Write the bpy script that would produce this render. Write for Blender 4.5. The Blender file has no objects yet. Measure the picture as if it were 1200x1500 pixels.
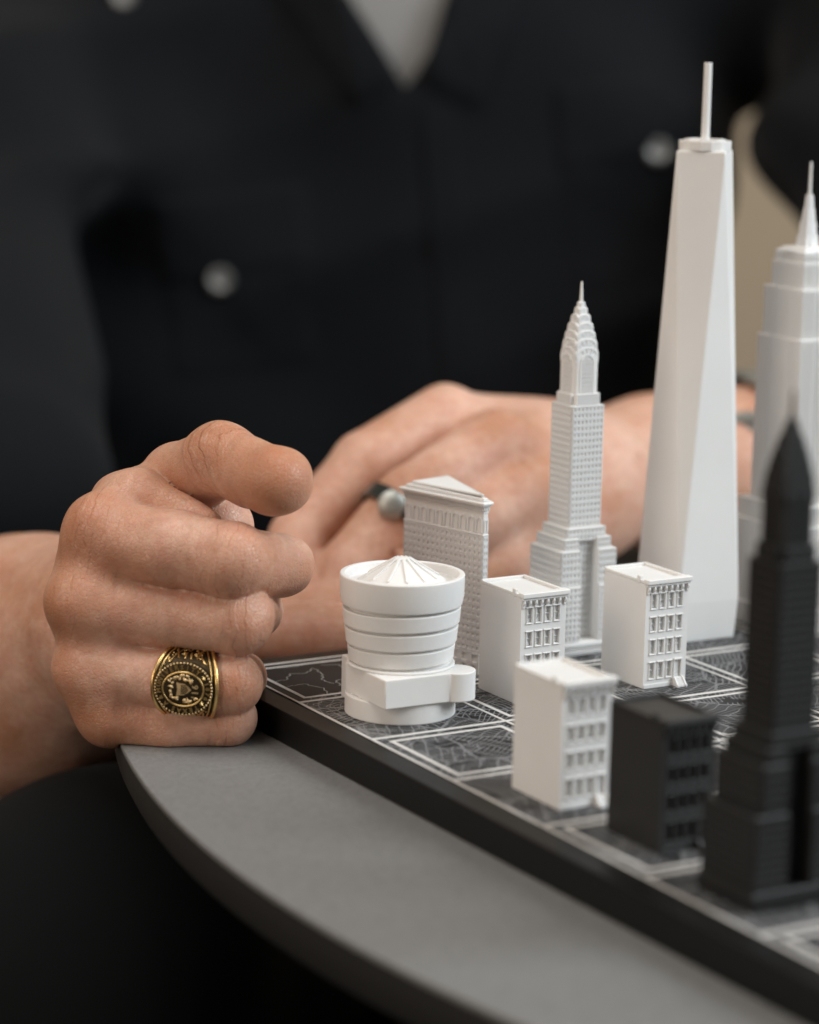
import bpy, bmesh, math, random
import numpy as np
from mathutils import Vector, Matrix

random.seed(7); np.random.seed(7)
U = 0.04                      # one chess square = 4 cm; all shapes are drawn in squares, then scaled to metres
scene = bpy.context.scene
col = scene.collection

# ------------------------------------------------------------------ camera
cam_d = bpy.data.cameras.new('camera'); cam = bpy.data.objects.new('camera', cam_d); col.objects.link(cam)
scene.camera = cam
CAM_R = Vector((0.86548679, -0.50055312, 0.01947274))
CAM_U = Vector((0.07765265, 0.17246641, 0.9819498))
CAM_F = Vector((0.49487643, 0.84835247, -0.18813668))
CAM_P = Vector((-7.82392585, -15.82845915, 4.51826665))
m = Matrix.Identity(4)
for i in range(3):
    m[i][0] = CAM_R[i]; m[i][1] = CAM_U[i]; m[i][2] = -CAM_F[i]; m[i][3] = CAM_P[i] * U
cam.matrix_world = m
cam_d.sensor_fit = 'HORIZONTAL'; cam_d.sensor_width = 24.0; cam_d.lens = 76.0
cam_d.clip_start = 0.02; cam_d.clip_end = 50
cam_d.dof.use_dof = True
cam_d.dof.focus_distance = 17.35 * U
cam_d.dof.aperture_fstop = 6.2

# ------------------------------------------------------------------ light
world = bpy.data.worlds.new('World'); scene.world = world; world.use_nodes = True
bg = world.node_tree.nodes['Background']
bg.inputs[0].default_value = (0.95, 0.90, 0.85, 1); bg.inputs[1].default_value = 0.05

def area(name, loc, target, size, size_y, power, color):
    l = bpy.data.lights.new(name, 'AREA'); l.shape = 'RECTANGLE'; l.size = size; l.size_y = size_y
    l.energy = power; l.color = color
    o = bpy.data.objects.new(name, l); col.objects.link(o)
    o.location = loc
    d = Vector(target) - Vector(loc)
    o.rotation_euler = d.to_track_quat('-Z', 'Y').to_euler()
    return o
area('window_light', (1.10, -0.95, 0.95), (0.04, -0.04, 0.04), 0.9, 0.9, 27, (0.88, 0.95, 1.0))
area('ceiling_light', (-0.30, -0.10, 1.25), (0.05, -0.05, 0), 0.8, 0.8, 8.5, (1.0, 0.95, 0.89))
area('room_light', (-1.35, -0.40, 0.55), (0.05, -0.05, 0.05), 0.9, 0.9, 8.0, (1.0, 0.86, 0.73))

scene.view_settings.view_transform = 'Standard'
scene.view_settings.look = 'None'
scene.view_settings.exposure = 0.26
scene.view_settings.gamma = 1.0
scene.view_settings.use_curve_mapping = False
scene.render.engine = 'CYCLES'
scene.cycles.use_denoising = True
try: scene.cycles.denoiser = 'OPENIMAGEDENOISE'
except Exception: pass
scene.cycles.max_bounces = 8

# ------------------------------------------------------------------ materials
def mat(name, color=(0.5, 0.5, 0.5), rough=0.5, metal=0.0, spec=0.5):
    m = bpy.data.materials.new(name); m.use_nodes = True
    b = m.node_tree.nodes['Principled BSDF']
    b.inputs['Base Color'].default_value = (*color, 1)
    b.inputs['Roughness'].default_value = rough
    b.inputs['Metallic'].default_value = metal
    b.inputs['Specular IOR Level'].default_value = spec
    return m
class NT:
    """tiny node helper"""
    def __init__(s, m): s.t = m.node_tree; s.b = s.t.nodes['Principled BSDF']
    def n(s, typ, **kw):
        nd = s.t.nodes.new(typ)
        for k, v in kw.items(): setattr(nd, k, v)
        return nd
    def l(s, a, b): s.t.links.new(a, b)
    def math(s, op, a, b=None, c=None):
        nd = s.n('ShaderNodeMath', operation=op)
        for i, v in enumerate((a, b, c)):
            if v is None: continue
            if isinstance(v, (int, float)): nd.inputs[i].default_value = v
            else: s.l(v, nd.inputs[i])
        return nd.outputs[0]
    def mixc(s, f, a, b, blend='MIX'):
        nd = s.n('ShaderNodeMix', data_type='RGBA', blend_type=blend)
        for sock, v in ((nd.inputs[0], f), (nd.inputs[6], a), (nd.inputs[7], b)):
            if isinstance(v, (int, float)): sock.default_value = v
            elif isinstance(v, tuple): sock.default_value = (*v, 1)
            else: s.l(v, sock)
        return nd.outputs[2]
    def ramp(s, fac, stops):
        nd = s.n('ShaderNodeValToRGB'); s.l(fac, nd.inputs[0])
        el = nd.color_ramp.elements
        while len(el) < len(stops): el.new(0.5)
        for e, (p, c) in zip(el, stops): e.position = p; e.color = (*c, 1) if isinstance(c, tuple) else (c, c, c, 1)
        return nd.outputs[0]
    def noise(s, scale, vec, detail=3, rough=0.5, dist=0.0):
        nd = s.n('ShaderNodeTexNoise'); nd.inputs['Scale'].default_value = scale
        nd.inputs['Detail'].default_value = detail; nd.inputs['Roughness'].default_value = rough
        nd.inputs['Distortion'].default_value = dist
        s.l(vec, nd.inputs['Vector']); return nd.outputs[0]
    def coord(s, which='Object'):
        return s.n('ShaderNodeTexCoord').outputs[which]
    def bump(s, h, strength, dist, prev=None):
        nd = s.n('ShaderNodeBump'); nd.inputs['Strength'].default_value = strength; nd.inputs['Distance'].default_value = dist
        s.l(h, nd.inputs['Height'])
        if prev is not None: s.l(prev, nd.inputs['Normal'])
        return nd.outputs[0]

def resin(name, c1, c2, rough, sss):
    m = mat(name, c1, rough); t = NT(m); co = t.coord()
    n1 = t.noise(60, co, 4)
    n0 = t.ramp(t.noise(16, co, 5, 0.6), [(0.38, 0.0), (0.66, 1.0)])
    t.l(t.mixc(t.math('MULTIPLY', n0, 0.5), t.mixc(n1, c1, c2), tuple(v * 0.93 for v in c2)), t.b.inputs['Base Color'])
    n2 = t.noise(3500, co, 2)
    t.l(t.bump(n2, 0.12, 0.0002), t.b.inputs['Normal'])
    t.l(t.math('MULTIPLY_ADD', n1, 0.18, rough - 0.09), t.b.inputs['Roughness'])
    if sss:
        t.b.inputs['Subsurface Weight'].default_value = sss
        t.b.inputs['Subsurface Radius'].default_value = (1.0, 0.8, 0.6)
        t.b.inputs['Subsurface Scale'].default_value = 0.0012
    return m
M_WHITE = resin('white_resin', (0.80, 0.785, 0.762), (0.75, 0.735, 0.712), 0.48, 0.25)
M_BLACK = resin('black_resin', (0.018, 0.0178, 0.0175), (0.025, 0.0245, 0.024), 0.40, 0)

# board
M_BOARD = resin('board_black', (0.0065, 0.0065, 0.0065), (0.010, 0.0096, 0.0092), 0.40, 0)
M_BOARD.node_tree.nodes['Principled BSDF'].inputs['Specular IOR Level'].default_value = 0.2
M_LINE = mat('printed_line', (0.62, 0.60, 0.57), 0.5)
M_COAST = mat('printed_thin_line', (0.30, 0.29, 0.27), 0.5)
def map_material():
    m = mat('printed_city_map', (0.02, 0.02, 0.02), 0.5, 0, 0.18); t = NT(m)
    co = t.coord()
    sc = t.n('ShaderNodeVectorMath', operation='SCALE'); t.l(co, sc.inputs[0]); sc.inputs['Scale'].default_value = 1 / U
    p = sc.outputs[0]
    # gentle bending of the streets
    nz = t.n('ShaderNodeTexNoise'); nz.inputs['Scale'].default_value = 2.2; nz.inputs['Detail'].default_value = 2; t.l(p, nz.inputs['Vector'])
    sb = t.n('ShaderNodeVectorMath', operation='SUBTRACT'); t.l(nz.outputs['Color'], sb.inputs[0]); sb.inputs[1].default_value = (0.5, 0.5, 0.5)
    ss = t.n('ShaderNodeVectorMath', operation='SCALE'); t.l(sb.outputs[0], ss.inputs[0]); ss.inputs['Scale'].default_value = 0.16
    ad = t.n('ShaderNodeVectorMath', operation='ADD'); t.l(p, ad.inputs[0]); t.l(ss.outputs[0], ad.inputs[1])
    q = ad.outputs[0]
    # districts: every cell has its own street direction
    vo = t.n('ShaderNodeTexVoronoi', voronoi_dimensions='2D', feature='F1'); vo.inputs['Scale'].default_value = 2.3; t.l(q, vo.inputs['Vector'])
    sx = t.n('ShaderNodeSeparateColor'); t.l(vo.outputs['Color'], sx.inputs[0])
    ang = t.math('MULTIPLY', sx.outputs[0], 3.1)
    ro = t.n('ShaderNodeVectorRotate', rotation_type='Z_AXIS'); t.l(q, ro.inputs['Vector']); t.l(ang, ro.inputs['Angle'])
    se = t.n('ShaderNodeSeparateXYZ'); t.l(ro.outputs[0], se.inputs[0])
    def stripes(v, freq, width):
        fr = t.math('FRACT', t.math('MULTIPLY', v, freq))
        return t.math('LESS_THAN', fr, width)
    fx = t.math('MULTIPLY_ADD', sx.outputs[1], 10.0, 23.0)
    a = t.math('LESS_THAN', t.math('FRACT', t.math('MULTIPLY', se.outputs[0], fx)), 0.20)
    b0 = t.math('LESS_THAN', t.math('FRACT', t.math('MULTIPLY', se.outputs[1], t.math('MULTIPLY', fx, 0.42))), 0.09)
    streets = t.math('MAXIMUM', a, b0)
    # small parks and gaps
    gp = t.math('GREATER_THAN', t.noise(5.5, q, 2), 0.40)
    streets = t.math('MULTIPLY', streets, gp)
    # arteries along the district borders + curving avenues
    ve = t.n('ShaderNodeTexVoronoi', voronoi_dimensions='2D', feature='DISTANCE_TO_EDGE'); ve.inputs['Scale'].default_value = 2.3; t.l(q, ve.inputs['Vector'])
    art = t.math('LESS_THAN', ve.outputs['Distance'], 0.022)
    ve2 = t.n('ShaderNodeTexVoronoi', voronoi_dimensions='2D', feature='DISTANCE_TO_EDGE'); ve2.inputs['Scale'].default_value = 7.0; t.l(q, ve2.inputs['Vector'])
    art2 = t.math('MULTIPLY', t.math('LESS_THAN', ve2.outputs['Distance'], 0.035), t.math('GREATER_THAN', t.noise(1.7, p, 1), 0.5))
    streets = t.math('MAXIMUM', t.math('MULTIPLY', streets, 0.60), t.math('MULTIPLY', t.math('MAXIMUM', art, art2), 0.45))
    # open water in the corner of the map: no streets there
    sp = t.n('ShaderNodeSeparateXYZ'); t.l(p, sp.inputs[0])
    wn = t.math('MULTIPLY_ADD', t.noise(3.0, p, 3), 0.7, -0.35)
    shore = t.math('ADD', t.math('SUBTRACT', t.math('MULTIPLY', sp.outputs[1], -1.0), t.math('MULTIPLY', sp.outputs[0], -0.55)), wn)
    land = t.math('GREATER_THAN', shore, 1.12)
    streets = t.math('MULTIPLY', streets, land)
    ground = t.mixc(t.noise(1.3, p, 4), (0.008, 0.008, 0.0085), (0.022, 0.022, 0.023))
    t.l(t.mixc(streets, ground, (0.34, 0.34, 0.345)), t.b.inputs['Base Color'])
    return m
M_MAP = map_material()

# table
def table_material(name, c1, c2, rough):
    m = mat(name, c1, rough); t = NT(m); co = t.coord()
    n1 = t.ramp(t.noise(950, co, 3, 0.7), [(0.30, 0.0), (0.70, 1.0)]); n2 = t.noise(9, co, 4)
    c = t.mixc(n1, c1, c2)
    c = t.mixc(t.math('MULTIPLY', n2, 0.22), c, tuple(v * 0.80 for v in c1))
    n3 = t.ramp(t.noise(260, co, 4, 0.65), [(0.35, 0.0), (0.68, 1.0)]); c = t.mixc(t.math('MULTIPLY', n3, 0.14), c, tuple(v * 1.25 for v in c2))
    t.l(c, t.b.inputs['Base Color'])
    t.l(t.bump(n1, 0.25, 0.0003), t.b.inputs['Normal'])
    return m
M_TABLE = table_material('grey_table_laminate', (0.140, 0.139, 0.136), (0.215, 0.213, 0.208), 0.50)
M_TEDGE = table_material('table_edge_band', (0.013, 0.0128, 0.0125), (0.019, 0.0185, 0.018), 0.6)
M_TLEG = mat('table_leg_metal', (0.02, 0.02, 0.02), 0.4, 0.6)
M_WALL = mat('beige_wall', (0.60, 0.46, 0.31), 0.85)
M_FLOOR = mat('dark_floor', (0.012, 0.012, 0.013), 0.7)
for mm_, c1_, c2_ in ((M_WALL, (0.60, 0.46, 0.31), (0.52, 0.39, 0.26)), (M_FLOOR, (0.010, 0.010, 0.011), (0.018, 0.017, 0.016))):
    t_ = NT(mm_); t_.l(t_.mixc(t_.noise(6, t_.coord(), 5), c1_, c2_), t_.b.inputs['Base Color'])

# cloth
def cloth(name, c1, c2, scale):
    m = mat(name, c1, 0.9, 0, 0.12); t = NT(m); co = t.coord()
    n1 = t.noise(14, co, 4); t.l(t.mixc(n1, c1, c2), t.b.inputs['Base Color'])
    w = t.n('ShaderNodeTexWave'); w.inputs['Scale'].default_value = scale; t.l(co, w.inputs['Vector'])
    t.l(t.bump(w.outputs[0], 0.3, 0.0006), t.b.inputs['Normal'])
    t.b.inputs['Sheen Weight'].default_value = 0.04
    t.b.inputs['Sheen Roughness'].default_value = 0.5
    return m
M_SHIRT = cloth('black_denim', (0.0026, 0.0034, 0.0044), (0.0070, 0.0078, 0.0098), 900)
M_TSHIRT = cloth('grey_jersey', (0.26, 0.255, 0.245), (0.20, 0.195, 0.19), 700)
M_TROUSER = cloth('black_trouser_cloth', (0.004, 0.005, 0.006), (0.007, 0.008, 0.009), 900)
M_BUTTON = mat('silver_button', (0.20, 0.20, 0.195), 0.40, 0.8)
M_STEEL = mat('brushed_steel', (0.42, 0.43, 0.40), 0.50, 0.9)
M_DARKSTEEL = mat('dark_watch_glass', (0.05, 0.055, 0.05), 0.15, 0.3)

# skin
def skin_material():
    m = mat('skin', (0.55, 0.33, 0.22), 0.45); t = NT(m); co = t.coord()
    big = t.noise(35, co, 4); fine = t.noise(420, co, 4, 0.6)
    c = t.mixc(t.ramp(big, [(0.35, 0.0), (0.65, 1.0)]), (0.72, 0.455, 0.345), (0.52, 0.262, 0.160))
    mot = t.noise(130, co, 4, 0.6); c = t.mixc(t.math('MULTIPLY', t.ramp(mot, [(0.42, 0.0), (0.68, 1.0)]), 0.5), c, (0.57, 0.265, 0.19))
    mo2 = t.noise(240, co, 3, 0.6); c = t.mixc(t.math('MULTIPLY', t.ramp(mo2, [(0.50, 0.0), (0.72, 1.0)]), 0.35), c, (0.72, 0.50, 0.385))
    c = t.mixc(t.math('MULTIPLY', t.ramp(fine, [(0.40, 0.0), (0.75, 1.0)]), 0.35), c, (0.39, 0.175, 0.10))
    red = t.n('ShaderNodeAttribute', attribute_name='flush').outputs['Fac']
    c = t.mixc(t.math('MULTIPLY', red, 0.70), c, (0.43, 0.170, 0.078))
    # freckles
    vo = t.n('ShaderNodeTexVoronoi', feature='F1'); vo.inputs['Scale'].default_value = 95; t.l(co, vo.inputs['Vector'])
    sx = t.n('ShaderNodeSeparateColor'); t.l(vo.outputs['Color'], sx.inputs[0])
    fr = t.math('MULTIPLY', t.ramp(vo.outputs['Distance'], [(0.07, 1.0), (0.16, 0.0)]), t.math('GREATER_THAN', sx.outputs[0], 0.84))
    c = t.mixc(t.math('MULTIPLY', fr, 0.55), c, (0.22, 0.085, 0.045))
    t.l(c, t.b.inputs['Base Color'])
    b = t.b
    b.inputs['Subsurface Weight'].default_value = 0.55
    b.inputs['Subsurface Radius'].default_value = (1.0, 0.36, 0.18)
    b.inputs['Subsurface Scale'].default_value = 0.0034
    b.inputs['Specular IOR Level'].default_value = 0.38
    t.l(t.math('MULTIPLY_ADD', fine, 0.22, 0.30), b.inputs['Roughness'])
    # creases: fine skin lattice everywhere, folds across the knuckles
    v2 = t.n('ShaderNodeTexVoronoi', feature='DISTANCE_TO_EDGE'); v2.inputs['Scale'].default_value = 900; t.l(co, v2.inputs['Vector'])
    lat = t.ramp(v2.outputs['Distance'], [(0.0, 0.0), (0.12, 1.0)])
    s = t.n('ShaderNodeAttribute', attribute_name='fold_s').outputs['Fac']
    mk = t.n('ShaderNodeAttribute', attribute_name='fold_m').outputs['Fac']
    wob = t.math('MULTIPLY_ADD', t.noise(160, co, 3), 2.6, 0.0)
    wave = t.math('SINE', t.math('ADD', t.math('MULTIPLY', s, 62.0), t.math('MULTIPLY', wob, 2.8)))
    fold = t.math('MULTIPLY', t.ramp(wave, [(0.0, 0.0), (0.55, 1.0)]), mk)
    fold = t.math('SUBTRACT', mk, fold)      # 1 in the groove
    fold = t.math('MULTIPLY', fold, -1.0)
    n1 = t.bump(lat, 0.42, 0.00024)
    n2 = t.bump(fine, 0.22, 0.0007, n1)
    n3 = t.bump(fold, 0.75, 0.0010, n2)
    t.l(n3, b.inputs['Normal'])
    return m
M_SKIN = skin_material()

# ring
def gold_material(name, c1, c2, r):
    m = mat(name, c1, r, 1.0); t = NT(m); co = t.coord()
    n = t.noise(900, co, 3); t.l(t.mixc(n, c1, c2), t.b.inputs['Base Color'])
    t.l(t.math('MULTIPLY_ADD', n, 0.25, r - 0.1), t.b.inputs['Roughness'])
    return m
M_GOLD = gold_material('polished_gold', (0.95, 0.70, 0.32), (0.66, 0.40, 0.13), 0.30)
M_GOLD2 = gold_material('antique_gold', (0.88, 0.68, 0.40), (0.66, 0.46, 0.22), 0.42)
M_PATINA = gold_material('black_patina', (0.075, 0.054, 0.030), (0.030, 0.022, 0.013), 0.5)

# ------------------------------------------------------------------ mesh helpers
class MB:
    def __init__(s): s.v = []; s.f = []
    def add(s, vs, fs):
        o = len(s.v); s.v += [tuple(map(float, v)) for v in vs]; s.f += [tuple(o + i for i in f) for f in fs]; return s
    def box(s, x0, x1, y0, y1, z0, z1):
        return s.add([(x0, y0, z0), (x1, y0, z0), (x1, y1, z0), (x0, y1, z0), (x0, y0, z1), (x1, y0, z1), (x1, y1, z1), (x0, y1, z1)],
                     [(3, 2, 1, 0), (4, 5, 6, 7), (0, 1, 5, 4), (1, 2, 6, 5), (2, 3, 7, 6), (3, 0, 4, 7)])
    def loft(s, rings, cap=True):
        n = len(rings[0]); vs = [p for r in rings for p in r]; fs = []
        for k in range(len(rings) - 1):
            for i in range(n):
                j = (i + 1) % n
                fs.append((k * n + i, k * n + j, (k + 1) * n + j, (k + 1) * n + i))
        if cap:
            fs.append(tuple(range(n - 1, -1, -1))); fs.append(tuple((len(rings) - 1) * n + i for i in range(n)))
        return s.add(vs, fs)
    def prism(s, poly, z0, z1):
        return s.loft([[(x, y, z0) for x, y in poly], [(x, y, z1) for x, y in poly]])
    def lathe(s, prof, n=64, cx=0, cy=0, closed=False):
        rings = [[(cx + r * math.cos(2 * math.pi * i / n), cy + r * math.sin(2 * math.pi * i / n), z) for i in range(n)] for r, z in prof]
        if closed: rings.append(rings[0])
        return s.loft(rings, cap=not closed)
    def frustum(s, hx0, hy0, z0, hx1, hy1, z1):
        return s.loft([[(-hx0, -hy0, z0), (hx0, -hy0, z0), (hx0, hy0, z0), (-hx0, hy0, z0)], [(-hx1, -hy1, z1), (hx1, -hy1, z1), (hx1, hy1, z1), (-hx1, hy1, z1)]])
    def xf(s, fn): s.v = [tuple(fn(*v)) for v in s.v]; return s
    def build(s, name, material, parent=None, bevel=0.0, smooth=None, seg=2, weld=True):
        me = bpy.data.meshes.new(name)
        me.from_pydata([(x * U, y * U, z * U) for x, y, z in s.v], [], s.f); 
        if weld:
            b = bmesh.new(); b.from_mesh(me); bmesh.ops.remove_doubles(b, verts=b.verts, dist=1e-7)
            bmesh.ops.recalc_face_normals(b, faces=b.faces); b.to_mesh(me); b.free()
        me.update(); me.materials.append(material)
        o = bpy.data.objects.new(name, me); col.objects.link(o)
        if parent is not None: o.parent = parent
        if bevel:
            md = o.modifiers.new('bevel', 'BEVEL'); md.width = bevel * U; md.segments = seg; md.limit_method = 'ANGLE'; md.angle_limit = math.radians(32)
            md.harden_normals = False
        if smooth is not None:
            for p in me.polygons: p.use_smooth = True
            try: me.set_sharp_from_angle(angle=math.radians(smooth))
            except Exception: pass
        return o
def thing(name, label, cat, loc, group=None, rz=0):
    o = bpy.data.objects.new(name, None); col.objects.link(o); o.empty_display_size = 0.01
    o.location = tuple(v * U for v in loc); o.rotation_euler = (0, 0, rz)
    o['label'] = label; o['category'] = cat
    if group: o['group'] = group
    return o
def structure(o): o['kind'] = 'structure'; return o
def stuff(o): o['kind'] = 'stuff'; return o
_black = {}
def copy_tree(o, parent=None, recolor=None):
    c = o.copy(); col.objects.link(c); c.parent = parent
    if recolor and o.type == 'MESH':
        if o.data.name not in _black:
            d = o.data.copy(); d.materials.clear(); d.materials.append(recolor); _black[o.data.name] = d
        c.data = _black[o.data.name]
    for ch in list(o.children): copy_tree(ch, c, recolor)
    return c

# ------------------------------------------------------------------ setting: table, floor, wall
ZT = -0.222                                           # table top, one board thickness below the map
TCX, TCY, TR = 9.0, -3.81, 10.62
floor = structure(MB().add([(-90, -90, -18.5), (90, -90, -18.5), (90, 90, -18.5), (-90, 90, -18.5)], [(0, 1, 2, 3)]).build('floor', M_FLOOR))
wx, wy = CAM_F.x, CAM_F.y; wl = math.hypot(wx, wy); wx /= wl; wy /= wl
wc = (CAM_P.x + wx * 52, CAM_P.y + wy * 52)
wall = structure(MB().add([(wc[0] - wy * 60, wc[1] + wx * 60, -18.5), (wc[0] + wy * 60, wc[1] - wx * 60, -18.5),
                           (wc[0] + wy * 60, wc[1] - wx * 60, 45), (wc[0] - wy * 60, wc[1] + wx * 60, 45)], [(0, 1, 2, 3)]).build('wall', M_WALL))
tb = thing('round_table', 'round grey table with dark edge under the chess board', 'table', (TCX, TCY, -18.5))
zt = ZT + 18.5
MB().lathe([(0.001, zt - 0.03), (TR, zt - 0.03), (TR, zt - 0.006), (TR - 0.006, zt), (0.001, zt)], 384).build('table_top', M_TABLE, tb, smooth=30)
prof = [(TR - 0.004, zt - 0.0305), (TR - 0.004, zt - 0.10)]
prof += [(TR - 0.015, zt - 0.24), (TR - 0.05, zt - 0.31), (TR - 0.14, zt - 0.345), (TR - 0.8, zt - 0.36), (TR - 0.8, zt - 0.0305)]
MB().lathe(prof, 256, closed=True).build('edge_band', M_TEDGE, tb, smooth=40)
MB().lathe([(0.9, 0.3), (0.9, zt - 0.42)], 48).build('column', M_TLEG, tb, smooth=40)
MB().lathe([(5.5, 0.0), (5.5, 0.12), (5.2, 0.3), (0.9, 0.5)], 96).build('foot', M_TLEG, tb, smooth=40)

# ------------------------------------------------------------------ chess board
bd = thing('chess_board', 'black chess board printed with a city street map and white square lines', 'chess board', (0, 0, ZT))
zb = -ZT
BW = 0.192
MB().box(-BW, 8 + BW, -8 - BW, BW, 0.0, zb - 0.004).build('board_body', M_BOARD, bd, bevel=0.012, seg=3)
mp = MB().add([(0, -8, zb), (8, -8, zb), (8, 0, zb), (0, 0, zb)], [(0, 1, 2, 3)]).build('map_print', M_MAP, bd)
zl = zb + 0.0025
lw = 0.010
for i in range(9):
    MB().box(-lw, 8 + lw, -i - lw * 1.6, -i + lw * 1.6, zb - 0.001, zl).build('grid_line', M_LINE, bd)
    MB().box(i - lw, i + lw, -8 - lw, lw, zb - 0.001, zl + 0.0008).build('grid_line', M_LINE, bd)
ol = MB(); a0, a1, w = 0.078, 0.922, 0.030
for (x0, x1, y0, y1) in ((a0, a1, -a0 - w, -a0), (a0, a1, -a1, -a1 + w), (a0, a0 + w, -a1 + w, -a0 - w), (a1 - w, a1, -a1 + w, -a0 - w)):
    ol.box(x0, x1, y0, y1, -0.001, 0.002)
ol0 = ol.build('square_outline', M_LINE, bd)
first = True
for i in range(8):
    for j in range(8):
        if (i + j) % 2: continue
        o = ol0 if first else ol0.copy()
        if not first: col.objects.link(o)
        first = False
        o.location = (j * U, -i * U, zb * U)
# coast and island contours drawn in the corner squares
def ribbon(mb, pts, w, z):
    pts = [np.array(p, float) for p in pts]
    L, R_ = [], []
    for i, p in enumerate(pts):
        d = pts[min(i + 1, len(pts) - 1)] - pts[max(i - 1, 0)]; d = d / (np.linalg.norm(d) + 1e-9); nn = np.array((-d[1], d[0]))
        L.append((*(p + nn * w / 2), z)); R_.append((*(p - nn * w / 2), z))
    n = len(pts)
    mb.add(L + R_, [(i, i + 1, n + i + 1, n + i) for i in range(n - 1)])
def wiggle(pts, amp, sub=6, seed=0, closed=False):
    rs = np.random.RandomState(seed); out = []
    P = list(pts) + ([pts[0]] if closed else [])
    for k in range(len(P) - 1):
        p, q = np.array(P[k], float), np.array(P[k + 1], float)
        for s in range(sub): out.append(p + (q - p) * s / sub + rs.uniform(-amp, amp, 2) * (1 if s else 0.3))
    out.append(np.array(P[-1], float)); return out
coast = MB(); zc = zb + 0.0012
for k, (pts, cl) in enumerate([
    ([(0.10, -0.45), (0.22, -0.42), (0.30, -0.30), (0.40, -0.33), (0.52, -0.22), (0.50, -0.40), (0.42, -0.52), (0.45, -0.66)], False),
    ([(0.62, -0.16), (0.74, -0.22), (0.70, -0.36), (0.80, -0.48), (0.66, -0.55), (0.50, -0.60), (0.46, -0.72), (0.58, -0.85), (0.74, -0.88), (0.95, -0.80)], False),
    ([(0.88, -0.22), (0.98, -0.30), (1.02, -0.44), (0.93, -0.40), (0.86, -0.30)], True),
    ([(0.12, -0.60), (0.26, -0.58), (0.33, -0.74), (0.26, -0.92)], False),
    ([(0.16, -0.98), (0.28, -0.90), (0.45, -0.94), (0.62, -0.97), (0.80, -0.93), (1.0, -0.96)], False),
    ([(0.06, -1.10), (0.18, -1.04), (0.34, -1.08), (0.26, -1.16), (0.42, -1.20), (0.55, -1.12), (0.72, -1.16)], False),
    ([(0.10, -1.16), (0.24, -1.12), (0.36, -1.15), (0.30, -1.22), (0.16, -1.22)], True),
    ([(0.05, -1.30), (0.22, -1.26), (0.40, -1.29), (0.60, -1.24)], False),
    ([(0.30, -0.12), (0.42, -0.14), (0.56, -0.10), (0.80, -0.12)], False)]):
    ribbon(coast, wiggle(pts, 0.014, 6, k, cl), 0.0085, zc)
for i in range(14):     # piers along the shore
    y0 = -1.34 - 0.045 * i
    ribbon(coast, [(0.03, y0), (0.20 + 0.05 * math.sin(i * 2.1), y0 - 0.03 + 0.10 * math.sin(i * .4))], 0.008, zc)
coast.build('coast_print', M_COAST, bd, weld=False)
zig = MB()
for k in range(3):
    ribbon(zig, [(2.10 - 0.075 * k, -2.88 - 0.09 * k), (2.145 - 0.075 * k, -2.95 - 0.09 * k), (2.075 - 0.075 * k, -2.955 - 0.09 * k)], 0.03, zb + 0.0045)
zig.build('zigzag_print', M_LINE, bd, weld=False)

# ------------------------------------------------------------------ townhouse pieces
GP = 'townhouse pawns'
def holed_front(mb, x0, x1, z0, z1, yf, holes, depth):
    """front wall (normal -y) with recessed openings; holes = (hx0,hx1,hz0,hz1)"""
    xs = sorted({x0, x1, *[h[0] for h in holes], *[h[1] for h in holes]}); zs = sorted({z0, z1, *[h[2] for h in holes], *[h[3] for h in holes]})
    for i in range(len(xs) - 1):
        for j in range(len(zs) - 1):
            cx, cz = (xs[i] + xs[i + 1]) / 2, (zs[j] + zs[j + 1]) / 2
            if any(h[0] < cx < h[1] and h[2] < cz < h[3] for h in holes): continue
            mb.add([(xs[i], yf, zs[j]), (xs[i + 1], yf, zs[j]), (xs[i + 1], yf, zs[j + 1]), (xs[i], yf, zs[j + 1])], [(0, 1, 2, 3)])
    for a, b, c, d in holes:
        y = yf + depth
        mb.add([(a, yf, c), (b, yf, c), (b, yf, d), (a, yf, d), (a, y, c), (b, y, c), (b, y, d), (a, y, d)],
               [(0, 1, 5, 4), (1, 2, 6, 5), (2, 3, 7, 6), (3, 0, 4, 7), (4, 5, 6, 7)])
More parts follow.
